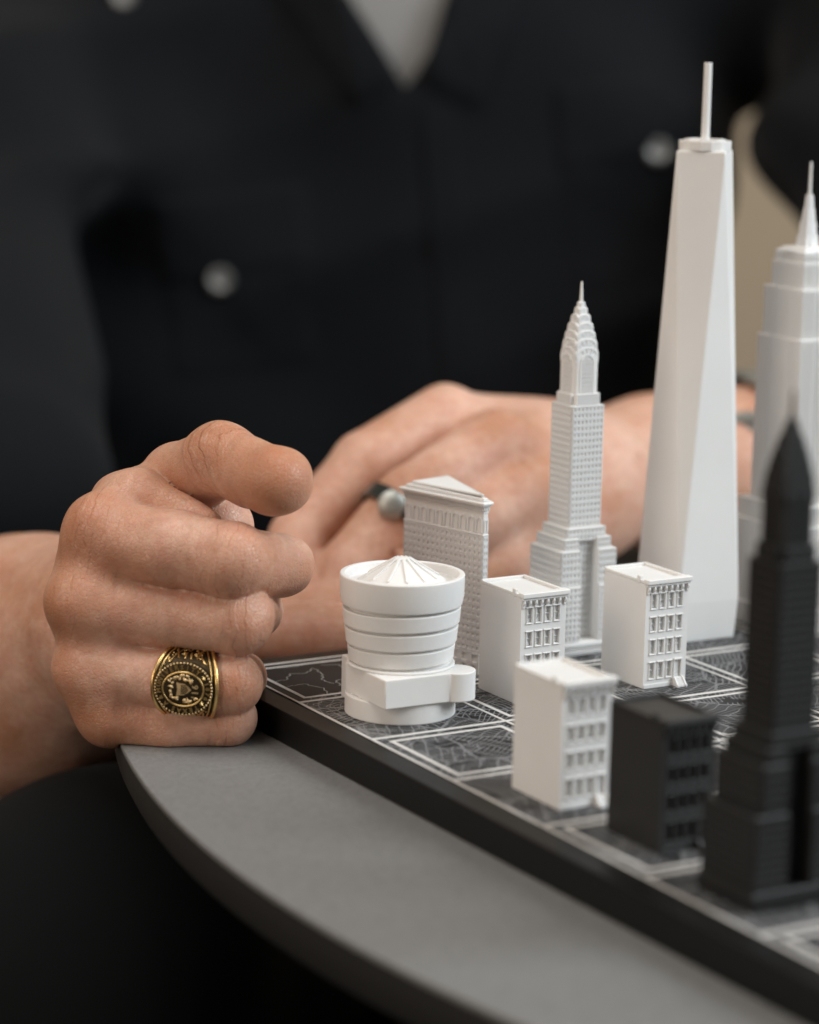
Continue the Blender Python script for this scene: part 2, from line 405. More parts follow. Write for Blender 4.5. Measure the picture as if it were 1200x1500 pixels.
def make_house():
    W, D, H = 0.355, 0.515, 0.735                      # x width, y depth, wall height
    t = thing('townhouse_chess_piece', 'x', 'chess piece', (0, 0, 0), GP)
    x0, x1, yf, yb = -W / 2, W / 2, -D / 2, D / 2
    colx = [-0.112, -0.040, 0.032, 0.106]
    rows = [(0.066, 0.180), (0.240, 0.340), (0.400, 0.500), (0.560, 0.664)]
    holes = []; wins = []
    for r, (za, zb_) in enumerate(rows):
        for c, cx in enumerate(colx):
            if r == 0 and c == 3: continue
            holes.append((cx - 0.0195, cx + 0.0195, za + 0.003, zb_ - 0.003)); wins.append((cx, za, zb_))
    door = (0.080, 0.132, 0.062, 0.182); holes.append(door)
    w = MB(); holed_front(w, x0, x1, 0, H, yf, holes, 0.017)
    w.add([(x0, yf, 0), (x0, yb, 0), (x0, yb, H), (x0, yf, H)], [(0, 1, 2, 3)])
    w.add([(x1, yf, 0), (x1, yb, 0), (x1, yb, H), (x1, yf, H)], [(0, 1, 2, 3)])
    w.add([(x0, yb, 0), (x1, yb, 0), (x1, yb, H), (x0, yb, H)], [(0, 1, 2, 3)])
    w.add([(x0, yf, 0), (x1, yf, 0), (x1, yb, 0), (x0, yb, 0)], [(0, 1, 2, 3)])
    w.add([(x0, yf, H), (x1, yf, H), (x1, yb, H), (x0, yb, H)], [(0, 1, 2, 3)])
    w.build('wall', M_WHITE, t, bevel=0.003)
    # parapet round the roof
    p = MB()
    for x, y, X, Y in ((x1 - .022, yf + .0295, x1, yb), (x0, yb - .018, x1 - .0225, yb)):
        p.box(x, X, y, Y, H + .0005, H + 0.030)
    p.box(x0, x0 + .014, yf + .0295, yb - .0185, H + .0005, H + 0.022)
    p.box(x0 + .0145, x1 - .0225, yf + .0295, yb - .0185, H + .0005, H + 0.010)
    p.build('parapet', M_WHITE, t, bevel=0.004)
    MB().box(x0 - 0.004, x0 + 0.020, yf + 0.075, yf + 0.112, H - 0.004, H + 0.048).build('chimney_stub', M_WHITE, t, bevel=0.004)
    # cornice with scroll brackets
    cn = MB(); cn.box(x0 - 0.006, x1 + 0.010, yf - 0.034, yf + 0.029, H + 0.001, H + 0.034); cn.box(x0 - 0.002, x1 + 0.005, yf - 0.022, yf - 0.001, H - 0.018, H + 0.001)
    cno = cn.build('cornice', M_WHITE, t, bevel=0.005)
    br = MB(); prof = [(0, -0.054), (-0.006, -0.056), (-0.010, -0.048), (-0.010, -0.036), (-0.019, -0.028), (-0.024, -0.016), (-0.022, 0.0), (0, 0)]
    br.loft([[(-0.0075, yf + y, H - 0.018 + z) for y, z in prof], [(0.0075, yf + y, H - 0.018 + z) for y, z in prof]])
    b0 = br.build('bracket', M_WHITE, cno, bevel=0.002)
    ln = MB()
    nb = 8
    for k in range(nb):
        bx = x0 + 0.014 + (W - 0.028) * k / (nb - 1)
        o = b0 if k == 0 else b0.copy()
        if k: col.objects.link(o)
        o.location = (bx * U, 0, 0)
        if k < nb - 1:
            cx = bx + (W - 0.028) / (nb - 1) / 2; rr = 0.014
            for s in range(6):                            # little arch between two brackets
                a, b = math.pi * s / 6, math.pi * (s + 1) / 6
                q = [(cx + r * math.cos(g), H - 0.040 + r * 1.2 * math.sin(g)) for g in (a, b) for r in (rr, rr + 0.006)]
                ln.loft([[(q[i][0], yf - 0.011, q[i][1]) for i in (0, 1, 3, 2)], [(q[i][0], yf + 0.001, q[i][1]) for i in (0, 1, 3, 2)]])
    ln.build('arch_trim', M_WHITE, cno)
    # windows
    hh = {}
    for (cx, za, zb_) in wins:
        h = round(zb_ - za, 4)
        if h not in hh:
            f = MB(); e = 0.0062; hw = 0.0265
            f.box(-hw, -hw + e, yf - 0.006, yf + 0.003, 0.0, h); f.box(hw - e, hw, yf - 0.006, yf + 0.003, 0.0, h)
            f.box(-hw - 0.003, hw + 0.003, yf - 0.010, yf + 0.003, h - 0.0005, h + 0.0075)        # lintel
            f.box(-hw - 0.002, hw + 0.002, yf - 0.009, yf + 0.003, -0.006, 0.0005)               # sill
            s = MB(); s.box(-0.0195, 0.0195, yf + 0.008, yf + 0.0165, h * 0.50, h * 0.50 + 0.006)  # sash rail
            s.box(-0.0195, -0.0155, yf + 0.009, yf + 0.0168, 0.004, h - 0.004); s.box(0.0155, 0.0195, yf + 0.009, yf + 0.0168, 0.004, h - 0.004)
            s.box(-0.0195, 0.0195, yf + 0.009, yf + 0.0166, h - 0.010, h - 0.003)
            fo = f.build('window', M_WHITE, t, bevel=0.0022, seg=1); so = s.build('sash', M_WHITE, fo)
            dr = MB()                                                                             # drawn curtain slanting across the glass
            hh[h] = fo; o = fo
        else:
            o = hh[h].copy(); col.objects.link(o)
            for ch in hh[h].children:
                c2 = ch.copy(); col.objects.link(c2); c2.parent = o
        o.location = (cx * U, 0, za * U)
    for k, (cx, za, hgt, flip) in enumerate(((colx[0], rows[3][0], .03, 1), (colx[1], rows[3][0], .05, 1), (colx[2], rows[3][0], .045, -1), (colx[0], rows[2][0], .05, -1), (colx[3], rows[1][0], .06, -1))):
        c = MB(); a, b = (-0.0155, 0.0155) if flip > 0 else (0.0155, -0.0155)
        tri = [(cx + a, za + 0.006), (cx + b, za + 0.006), (cx + b, za + 0.006 + hgt)]
        c.loft([[(x, yf + 0.0115, z) for x, z in tri], [(x, yf + 0.0169, z) for x, z in tri]])
        c.build('curtain', M_WHITE, t)
    # door and stoop
    d = MB(); d.box(door[0] + .003, door[1] - .003, yf + 0.009, yf + 0.0169, door[2], door[3] - .003)
    do = d.build('door', M_WHITE, t, bevel=0.002)
    df = MB(); df.box(door[0] - .008, door[0], yf - .008, yf + .003, .05, door[3]); df.box(door[1], door[1] + .008, yf - .008, yf + .003, .05, door[3]); df.box(door[0] - .011, door[1] + .011, yf - .014, yf + .003, door[3] - .0005, door[3] + .011)
    df.build('door_frame', M_WHITE, do, bevel=0.002, seg=1)
    st = MB(); st.box(0.066, 0.146, yf - 0.016, yf + 0.002, 0.0, 0.058)
    sto = st.build('stoop', M_WHITE, t, bevel=0.002)
    for k in range(5):
        MB().box(0.079, 0.133, yf - 0.016 - 0.010 * (k + 1), yf - 0.0155 - 0.010 * k, 0.0, 0.056 - 0.011 * k).build('step', M_WHITE, sto)
    for xx in (0.066, 0.1335):
        pr = [(yf - 0.015, 0), (yf - 0.074, 0), (yf - 0.074, 0.016), (yf - 0.062, 0.020), (yf - 0.030, 0.060), (yf - 0.015, 0.066)]
        MB().loft([[(xx, y, z) for y, z in pr], [(xx + 0.0125, y, z) for y, z in pr]]).build('stair_cheek', M_WHITE, sto, bevel=0.002)
    # base band on the left of the stoop
    MB().box(x0 + .002, 0.066, yf - 0.007, yf + 0.001, 0.0, 0.030).build('base_band', M_WHITE, t, bevel=0.003)
    return t
house = make_house()
house.location = (0.42 * U, -3.532 * U, 0)
house['label'] = 'white townhouse piece nearest the camera, beside the black townhouse'
h2 = copy_tree(house); h2.location = (1.462 * U, -1.455 * U, 0)
h2['label'] = 'white townhouse piece between the round rotunda and the crowned white tower'
h3 = copy_tree(house); h3.location = (2.468 * U, -1.462 * U, 0)
h3['label'] = 'white townhouse piece standing in front of the tall tapered tower'
h4 = copy_tree(house, None, M_BLACK); h4.location = (0.468 * U, -4.462 * U, 0)
h4['label'] = 'black townhouse piece next to the black crowned tower'

# ------------------------------------------------------------------ spiral rotunda piece
def make_rotunda():
    t = thing('rotunda_chess_piece', 'white round spiral rotunda piece with ribbed cone roof', 'chess piece', (0.505, -1.475, 0))
    N = 96
    def disk(prof, tilt=0.0):
        b = MB(); b.lathe(prof, N); 
        if tilt: b.xf(lambda x, y, z: (x, y, z + tilt * (x * 0.865 - y * 0.5)))
        return b
    MB().lathe([(0.366, 0.0), (0.366, 0.1355)], N).build('base_drum', M_WHITE, t, bevel=0.006, smooth=35)
    # wide lower block with rounded bay
    ax, ay = -0.330, -0.378
    poly = [(ax, ay), (0.075, ay - 0.010)]
    bx, by, r = 0.240, -0.310, 0.128
    poly += [(bx + r * math.cos(a), by + r * math.sin(a)) for a in np.linspace(math.radians(222), math.radians(430), 26)]
    poly += [(0.32, 0.05), (0.20, 0.24), (0.0, 0.31), (-0.20, 0.30), (ax, 0.155)]
    MB().prism(poly, 0.136, 0.330).build('lower_block', M_WHITE, t, bevel=0.007, smooth=35)
    MB().prism([(-0.262, 0.13), (-0.10, 0.13), (-0.10, 0.335), (-0.262, 0.335)], 0.05, 0.336).build('side_wing', M_WHITE, t, bevel=0.006)
    disk([(0.356, 0.3305), (0.356, 0.343), (0.350, 0.348)]).build('terrace_ring', M_WHITE, t, smooth=35, bevel=0.004)
    disk([(0.322, 0.345), (0.335, 0.50), (0.350, 0.70), (0.362, 0.78)]).build('inner_drum', M_WHITE, t, smooth=50)
    ti = 0.020
    z = 0.345
    for r0, r1, z0, z1 in ((0.345, 0.356, 0.366, 0.466), (0.364, 0.375, 0.484, 0.590), (0.381, 0.390, 0.610, 0.716)):
        disk([(r0 - .05, z0), (r0, z0), (r1, z1), (r1 - .05, z1)], ti).build('gallery_band', M_WHITE, t, bevel=0.006, smooth=35)
    R0 = 0.408
    b = disk([(R0 - 0.012, 0.738), (R0, 0.80), (R0 + 0.002, 0.936), (R0 - 0.036, 0.936), (R0 - 0.042, 0.878), (0.01, 0.878), (0.01, 0.738)], 0)
    b.build('top_drum', M_WHITE, t, bevel=0.007, smooth=35)
    ro = MB().lathe([(0.292, 0.879), (0.285, 0.890), (0.060, 1.022), (0.055, 1.030), (0.045, 1.036), (0.02, 1.039), (0.001, 1.040)], 24)
    roo = ro.build('cone_roof', M_WHITE, t, smooth=20)
    for k in range(12):
        a = 2 * math.pi * k / 12 + 0.13; ca, sa = math.cos(a), math.sin(a); w = 0.0085
        vs = []
        for (r, zz) in ((0.245, 0.910), (0.052, 1.026)):
            for s in (-1, 1):
                for dz in (0.0, 0.017):
                    vs.append((r * ca - s * w * sa, r * sa + s * w * ca, zz + dz - 0.003))
        MB().add(vs, [(0, 1, 3, 2), (4, 6, 7, 5), (0, 4, 5, 1), (2, 3, 7, 6), (1, 5, 7, 3), (0, 2, 6, 4)]).build('roof_rib', M_WHITE, roo, bevel=0.002, seg=1)
    return t
make_rotunda()

# ------------------------------------------------------------------ facade grid: piers and floor bands in front of a wall
def face_grid(mb, p0, p1, z0, z1, ncol, nrow, out, pier=0.42, band=0.40, skip_last=False):
    """p0->p1 along the face (xy), outward normal to the right of p0->p1"""
    p0 = np.array(p0, float); p1 = np.array(p1, float); d = p1 - p0; L = np.linalg.norm(d); d /= L; n = np.array((d[1], -d[0]))
    def slab(s0, s1, za, zb_, o):
        q = [p0 + d * s0 - n * 0.004, p0 + d * s1 - n * 0.004, p0 + d * s1 + n * o, p0 + d * s0 + n * o]
        mb.loft([[(x, y, za) for x, y in q], [(x, y, zb_) for x, y in q]])
    cw = L / ncol; rh = (z1 - z0) / nrow
    for c in range(ncol + 1):
        s = c * cw; w = cw * pier / 2
        slab(max(0, s - w), min(L, s + w), z0 + .0007, z1 - .0007, out)
    for r in range(nrow + 1):
        zz = z0 + r * rh; w = rh * band / 2
        slab(0.0003, L - 0.0003, max(z0, zz - w), min(z1, zz + w), out * 1.12)
def box_grid(mb, x0, x1, y0, y1, z0, z1, nx, ny, nz, out, sides='xyXY', **k):
    if 'y' in sides: face_grid(mb, (x0, y0), (x1, y0), z0, z1, nx, nz, out, **k)
    if 'X' in sides: face_grid(mb, (x1, y0), (x1, y1), z0, z1, ny, nz, out, **k)
    if 'Y' in sides: face_grid(mb, (x1, y1), (x0, y1), z0, z1, nx, nz, out, **k)
    if 'x' in sides: face_grid(mb, (x0, y1), (x0, y0), z0, z1, ny, nz, out, **k)

def make_crowned_tower():
    t = thing('crowned_tower_chess_piece', 'white stepped skyscraper piece with scalloped crown and needle spire', 'chess piece', (2.5, -0.5, 0), 'crowned tower bishops')
    o = 0.0085
    def tier(name, boxes, grids, bev=0.003):
        b = MB(); g = MB()
        for q in boxes: b.box(*q)
        for q, n, sides in grids: box_grid(g, *q, *n, o, sides)
        ob = b.build(name, M_WHITE, t, bevel=bev, seg=1)
        if g.v: stuff(g.build('window_grid', M_WHITE, ob, weld=False))
    tier('podium', [(-.300, .300, -.235, .235, 0, .10)], [((-.300, .300, -.235, .235, .02, .085), (26, 20, 1), 'xyXY')])
    wx0, wx1 = -.075, .085                               # court between the two wings
    lo = [(-.285, wx0, -.222, .222, .1005, .51), (wx1, .285, -.222, .222, .1005, .51), (wx0 - .01, wx1 + .01, -.115, .222, .1005, .83)]
    tier('lower_wings', lo, [(( -.285, wx0, -.222, .222, .105, .505), (6, 11, 9), 'xy'), ((wx1, .285, -.222, .222, .105, .505), (6, 11, 9), 'yX'),
                             ((wx0, wx1, -.115, .222, .105, .825), (5, 6, 15), 'y')])
    mid = [(-.232, wx0, -.200, .200, .5105, .77), (wx1, .232, -.200, .200, .5105, .77)]
    tier('middle_wings', mid, [((-.232, wx0, -.200, .200, .515, .765), (5, 10, 5), 'xy'), ((wx1, .232, -.200, .200, .515, .765), (5, 10, 5), 'yX')])
    up = [(-.195, wx0, -.180, .180, .7705, .852), (wx1, .195, -.180, .180, .7705, .852)]
    tier('upper_wings', up, [((-.195, wx0, -.180, .180, .772, .85), (4, 9, 2), 'xy'), ((wx1, .195, -.180, .180, .772, .85), (4, 9, 2), 'yX')])
    tier('shoulder', [(-.160, .160, -.158, .158, .8305, .924)], [((-.160, .160, -.158, .158, .833, .922), (10, 9, 2), 'xyXY')])
    sh = MB().box(-.130, .130, -.130, .130, .9245, 1.808); so = sh.build('shaft', M_WHITE, t, bevel=.003, seg=1)
    g = MB(); box_grid(g, -.130, .130, -.130, .130, .925, 1.806, 8, 8, 19, .009, pier=.46, band=.44)
    stuff(g.build('window_grid', M_WHITE, so, weld=False))
    # notched collar
    a, c = .121, .030
    poly = [(-a + c, -a), (a - c, -a), (a - c, -a + c), (a, -a + c), (a, a - c), (a - c, a - c), (a - c, a), (-a + c, a), (-a + c, a - c), (-a, a - c), (-a, -a + c), (-a + c, -a + c)]
    ko = MB().prism(poly, 1.8085, 1.888).build('collar', M_WHITE, t, bevel=.002, seg=1)
    g = MB(); box_grid(g, -a + c, a - c, -a, a, 1.812, 1.885, 8, 1, 3, .005, 'yY'); box_grid(g, -a, a, -a + c, a - c, 1.812, 1.885, 1, 8, 3, .005, 'xX')
    stuff(g.build('window_grid', M_WHITE, ko, weld=False))
    # drum with tall arched bays
    a, c = .103, .020
    poly = [(-a + c, -a), (a - c, -a), (a, -a + c), (a, a - c), (a - c, a), (-a + c, a), (-a, a - c), (-a, -a + c)]
    uo = MB().prism(poly, 1.8885, 2.165).build('upper_shaft', M_WHITE, t, bevel=.002, seg=1)
    def face_frames():
        for k in range(4):
            ca, sa = round(math.cos(k * math.pi / 2)), round(math.sin(k * math.pi / 2))
            yield lambda x, y, z, ca=ca, sa=sa: (x * ca - y * sa, x * sa + y * ca, z)
    def arch_band(mb, fn, hw, zs, zc, thick, y0, y1, n=10, squash=1.0, bottom=None):
        """inverted U: legs from zs up to zc and a half ring above"""
        outer = [(hw, zs)] + [(hw * math.cos(g_), zc + hw * squash * math.sin(g_)) for g_ in np.linspace(0, math.pi, n)] + [(-hw, zs)]
        h2 = hw - thick
        inner = [(h2, zs)] + [(h2 * math.cos(g_), zc + h2 * squash * math.sin(g_)) for g_ in np.linspace(0, math.pi, n)] + [(-h2, zs)]
        for i in range(len(outer) - 1):
            q = [outer[i], outer[i + 1], inner[i + 1], inner[i]]
            b = MB().loft([[(x, y0, z) for x, z in q], [(x, y1, z) for x, z in q]]); b.xf(fn); mb.add(b.v, b.f)
    for fn in face_frames():
        ab = MB(); arch_band(ab, fn, .060, 1.892, 2.112, .012, -a - .007, -a + .002)
        for xx in (-.030, -.010, .010, .030):
            b = MB().box(xx - .0045, xx + .0045, -a - .006, -a + .002, 1.892, 2.15 - abs(xx) * .6); b.xf(fn); ab.add(b.v, b.f)
        for r in range(7):
            b = MB().box(-.048, .048, -a - .004, -a + .002, 1.915 + r * .032, 1.923 + r * .032); b.xf(fn); ab.add(b.v, b.f)
        ab.build('arched_bay', M_WHITE, uo, weld=False)
    # scalloped crown: seven nested arches on every side
    cr = [(.0985, 2.140, .092), (.091, 2.205, .088), (.080, 2.264, .084), (.067, 2.324, .080), (.051, 2.386, .074), (.033, 2.446, .064), (.020, 2.496, .048)]
    c = MB()
    cro = None
    for lev, (hw, zs, hgt) in enumerate(cr):
        b = MB()
        for fn in list(face_frames())[:2]:
            pts = [(hw, zs - .03)] + [(hw * math.copysign(abs(math.cos(g_)) ** .55, math.cos(g_)), zs + hgt * .86 * abs(math.sin(g_)) ** 0.75) for g_ in np.linspace(0, math.pi, 21)] + [(-hw, zs - .03)]
            q = MB().loft([[(x, -hw - .0008 * lev, z) for x, z in pts], [(x, hw + .0008 * lev, z) for x, z in pts]]); q.xf(fn); b.add(q.v, q.f)
        if cro is None: cro = b.build('crown', M_WHITE, t, bevel=.0015, seg=1, weld=False)
        else: b.build('crown_tier', M_WHITE, cro, bevel=.0015, seg=1, weld=False)
        if lev < 5:
            tr = MB()
            for fn in face_frames():
                arch_band(tr, fn, hw * .94, zs - .005, zs, .008, -hw - .004, -hw + .002, 12, hgt * .9 / hw)
                for kk in range(5):                                                   # triangular windows between the ribs
                    g_ = math.pi * (kk + 0.5) / 5; x1, z1 = hw * .72 * math.cos(g_), zs + hgt * .78 * math.sin(g_)
                    x2, z2 = hw * .42 * math.cos(g_), zs + hgt * .40 * math.sin(g_)
                    nx, nz = -(z1 - z2), (x1 - x2); l = math.hypot(nx, nz) + 1e-9; nx *= .0045 / l; nz *= .0045 / l
                    q = [(x1 + nx, z1 + nz), (x1 - nx, z1 - nz), (x2 - nx * .5, z2 - nz * .5), (x2 + nx * .5, z2 + nz * .5)]
                    bb = MB().loft([[(x, -hw - .005, z) for x, z in q], [(x, -hw + .002, z) for x, z in q]]); bb.xf(fn); tr.add(bb.v, bb.f)
            tr.build('crown_trim', M_WHITE, cro, weld=False)
    MB().lathe([(.0145, 2.50), (.0125, 2.56), (.008, 2.66), (.007, 2.680)], 12).build('spire', M_WHITE, t, smooth=40)
    return t
tower = make_crowned_tower()
bt = copy_tree(tower, None, M_BLACK); bt.location = (0.45 * U, -5.5 * U, 0)
bt['label'] = 'black stepped skyscraper piece with scalloped crown, closest to the camera'

# ------------------------------------------------------------------ wedge tower piece
def make_wedge():
    t = thing('wedge_tower_chess_piece', 'white triangular wedge tower piece behind the rotunda', 'chess piece', (1.5, -0.48, 0))
    A, B, C1, C2 = (-.218, .330), (.222, .440), (.020, -.410), (-.022, -.418)
    def inset(poly, d):
        n = len(poly); out = []
        P = [np.array(p, float) for p in poly]
        for i in range(n):
            a, b, c = P[i - 1], P[i], P[(i + 1) % n]
            e1 = (b - a) / np.linalg.norm(b - a); e2 = (c - b) / np.linalg.norm(c - b)
            n1 = np.array((-e1[1], e1[0])); n2 = np.array((-e2[1], e2[0]))
            mrec = n1 + n2; mrec /= (1 + n1 @ n2); out.append(tuple(b + mrec * d))
        return out
    base = [A, C2, C1, B]                                   # counter-clockwise
    w = MB().prism(base, 0, 1.195); wo = w.build('wall', M_WHITE, t, bevel=.006)
    H = 1.0
    g = MB()
    for p, q, nc in ((A, C2, 17), (C2, C1, 2), (C1, B, 17)):
        face_grid(g, p, q, 0.16, 0.985, nc, 17, .0062, pier=.50, band=.50)
        face_grid(g, p, q, 0.0, 0.15, max(1, nc // 2), 2, .010, pier=.55, band=.3)
    stuff(g.build('window_grid', M_WHITE, wo, weld=False))
    # arcade of tall round-headed windows under the cornice
    for p, q, nc in ((A, C2, 10), (C2, C1, 1), (C1, B, 10)):
        p_ = np.array(p); d = np.array(q) - p_; L = np.linalg.norm(d); d /= L; n = np.array((d[1], -d[0]))
        for k in range(nc):
            cx = L * (k + .5) / nc; hw = L / nc * (.40 if nc > 1 else .33)
            ar = MB()
            zc = 1.088; out = [(hw, 1.01)] + [(hw * math.cos(a), zc + hw * math.sin(a)) for a in np.linspace(0, math.pi, 9)] + [(-hw, 1.01)]
            inn = [(x * .62, z if i in (0, len(out) - 1) else zc + (z - zc) * .62) for i, (x, z) in enumerate(out)]
            for i in range(len(out) - 1):
                qd = [out[i], out[i + 1], inn[i + 1], inn[i]]
                r0 = [(*(p_ + d * (cx + x) - n * .002), z) for x, z in qd]; r1 = [(*(p_ + d * (cx + x) + n * .007), z) for x, z in qd]
                ar.loft([r0, r1])
            ar.build('arched_window', M_WHITE, wo, weld=False)
    def ring(name, off, z0, z1, bev=.004): return MB().prism(inset(base, -off), z0, z1).build(name, M_WHITE, t, bevel=bev)
    ring('string_course', .007, .988, 1.000); ring('string_course', .006, 1.148, 1.158)
    dn = MB()
    for p, q in ((A, C2), (C2, C1), (C1, B)):
        p_ = np.array(p); d = np.array(q) - p_; L = np.linalg.norm(d); nn = max(2, int(L / .021)); face_grid(dn, p, q, 1.166, 1.192, nn, 1, .012, pier=.5, band=0.02)
    stuff(dn.build('dentils', M_WHITE, t, weld=False))
    ring('cornice', .020, 1.1955, 1.208); ring('cornice', .034, 1.2085, 1.228, .006); ring('attic', -.004, 1.2285, 1.252); ring('roof', -.034, 1.2525, 1.272, .005)
    return t
make_wedge()

# ------------------------------------------------------------------ tall tapered tower piece
def make_tapered():
    t = thing('tapered_tower_chess_piece', 'tallest white tower piece, smooth tapered facets with a plain mast', 'chess piece', (3.535, -0.5, 0))
    s0, s1, hd = .258, .274, .252
    zp, zt_ = .30, 3.60
    b = MB()
    rb = [(-s0, -s0, 0), (s0, -s0, 0), (s0, s0, 0), (-s0, s0, 0)]
    rp = [(-s1, -s1, zp), (s1, -s1, zp), (s1, s1, zp), (-s1, s1, zp)]
    tp = [(0, -hd, zt_), (hd, 0, zt_), (0, hd, zt_), (-hd, 0, zt_)]
    fs = [(3, 2, 1, 0)]
    for i in range(4):
        j = (i + 1) % 4
        fs += [(i, j, 4 + j, 4 + i), (4 + i, 4 + j, 8 + i), (4 + j, 8 + j, 8 + i)]
    fs.append((8, 9, 10, 11))
    b.add(rb + rp + tp, fs).build('shaft', M_WHITE, t, bevel=.010)
    cap = MB().lathe([(.192, 3.6005), (.192, 3.668), (.172, 3.668), (.172, 3.640), (.01, 3.640)], 16)
    co = cap.build('crown_ring', M_WHITE, t, bevel=.002)
    MB().lathe([(.150, 3.6405), (.150, 3.680), (.135, 3.680), (.135, 3.650), (.01, 3.650)], 8).build('inner_ring', M_WHITE, co)
    MB().lathe([(.031, 3.6505), (.0285, 4.225)], 16).build('mast', M_WHITE, t, smooth=40)
    return t
make_tapered()

# ------------------------------------------------------------------ stepped tower piece with mast
def make_stepped():
    t = thing('stepped_tower_chess_piece', 'white stepped skyscraper piece with pointed mast at the right edge', 'chess piece', (4.52, -0.5, 0))
    def tier(name, hx, hy, z0, z1, nx=0, ny=0, notch=0.07, rec=.014, cap=True):
        b = MB()
        # cross plan: wide middle bay recessed between two corner piers on each side
        poly = [(-hx, -hy), (-hx * .42, -hy), (-hx * .42, -hy + rec), (hx * .42, -hy + rec), (hx * .42, -hy), (hx, -hy),
                (hx, -hy * .42), (hx - rec, -hy * .42), (hx - rec, hy * .42), (hx, hy * .42), (hx, hy),
                (hx * .42, hy), (hx * .42, hy - rec), (-hx * .42, hy - rec), (-hx * .42, hy), (-hx, hy),
                (-hx, hy * .42), (-hx + rec, hy * .42), (-hx + rec, -hy * .42), (-hx, -hy * .42)]
        o = b.prism(poly, z0, z1).build(name, M_WHITE, t, bevel=.003, seg=1)
        g = MB()
        for sx in (-1, 1):
            n = max(3, int(hx * .58 / .016))
            for k in range(n + 1):
                x = sx * (hx * .46 + hx * .50 * k / n)
                g.box(x - .003, x + .003, -hy - .006, -hy + .002, z0 + .01, z1 - .02)
            for k in range(n + 1):
                y = sx * (hy * .46 + hy * .50 * k / n)
                g.box(-hx - .006, -hx + .002, y - .003, y + .003, z0 + .01, z1 - .02)
        for k in range(8):
            x = -hx * .36 + hx * .72 * k / 7; g.box(x - .004, x + .004, -hy + rec - .008, -hy + rec + .002, z0 + .01, z1 - .02)
            y = -hy * .36 + hy * .72 * k / 7; g.box(-hx + rec - .008, -hx + rec + .002, y - .004, y + .004, z0 + .01, z1 - .02)
        stuff(g.build('window_ribs', M_WHITE, o, weld=False))
        if cap:
            MB().prism([(x * 1.012, y * 1.012) for x, y in poly], z1 - .016, z1 + .004).build('ledge', M_WHITE, o, bevel=.002, seg=1)
    tier('base', .37, .40, 0, .16); tier('lower_tier', .335, .375, .1645, .795); tier('lower_tier', .285, .335, .7995, .945)
    tier('shaft', .228, .258, .9495, 2.205); tier('upper_tier', .205, .232, 2.2095, 2.575); tier('top_tier', .172, .188, 2.5795, 2.770)
    tier('observatory', .160, .176, 2.7745, 2.842)
    b = MB().frustum(.158, .172, 2.8425, .115, .130, 2.878); b.build('roof', M_WHITE, t, bevel=.004)
    m_ = MB()
    for h0, h1, z0, z1 in ((.062, .054, 2.8785, 2.965), (.048, .042, 2.9655, 3.06), (.038, .030, 3.0605, 3.16), (.027, .020, 3.1605, 3.26)):
        m_.frustum(h0, h0, z0, h1, h1, z1)
        m_.frustum(h0 * .4, h0 * 1.18, z0, h1 * .4, h1 * 1.1, z1 - .02); m_.frustum(h0 * 1.18, h0 * .4, z0, h1 * 1.1, h1 * .4, z1 - .02)
    mo = m_.build('mast', M_WHITE, t, weld=False)
    MB().lathe([(.015, 3.2605), (.012, 3.30), (.009, 3.505)], 12).build('antenna', M_WHITE, mo, smooth=40)
    return t
make_stepped()

# ------------------------------------------------------------------ the person: sculpted volumes
# body frame: a = towards the tall towers, b = up, c = out of the chest towards the board; origin inside the fist
HO = Vector((-0.7726, -0.7454, 0.7192))
HA, HB, HC = CAM_R.copy(), CAM_U.copy(), -CAM_F
def to_world(P):
    P = np.asarray(P, float)
    return P[:, :1] * np.array(HA) + P[:, 1:2] * np.array(HB) + P[:, 2:3] * np.array(HC) + np.array(HO)

class Field:
    def __init__(s, xs, ys, zs):
        s.ax = [np.asarray(v, np.float32) for v in (xs, ys, zs)]
        s.shape = tuple(len(v) for v in s.ax); s.F = np.full(s.shape, 9.0, np.float32)
    def sub(s, lo, hi):
        sl = []
        for a, l, h in zip(s.ax, lo, hi):
            i0 = max(0, int(np.searchsorted(a, l)) - 1); i1 = min(len(a), int(np.searchsorted(a, h)) + 1); sl.append(slice(i0, max(i1, i0 + 1)))
        return tuple(sl)
    def grid(s, sl):
        return (s.ax[0][sl[0]][:, None, None], s.ax[1][sl[1]][None, :, None], s.ax[2][sl[2]][None, None, :])
def smin(a, b, k):
    if k <= 0: return np.minimum(a, b)
    h = np.clip(0.5 + 0.5 * (b - a) / k, 0, 1)
    return b + (a - b) * h - k * h * (1 - h)
def cone(f, F, A, B, ra, rb, k, scale=None):
    """rounded cone A-B added to array F"""
    A = np.array(A, float); B = np.array(B, float); m = max(ra, rb) + 0.35 + k
    sl = f.sub(np.minimum(A, B) - m, np.maximum(A, B) + m); X, Y, Z = f.grid(sl)
    d = B - A; L2 = float(d @ d) + 1e-9
    t = np.clip(((X - A[0]) * d[0] + (Y - A[1]) * d[1] + (Z - A[2]) * d[2]) / L2, 0, 1)
    dist = np.sqrt((X - A[0] - t * d[0]) ** 2 + (Y - A[1] - t * d[1]) ** 2 + (Z - A[2] - t * d[2]) ** 2) - (ra + t * (rb - ra))
    F[sl] = smin(F[sl], dist.astype(np.float32), k)
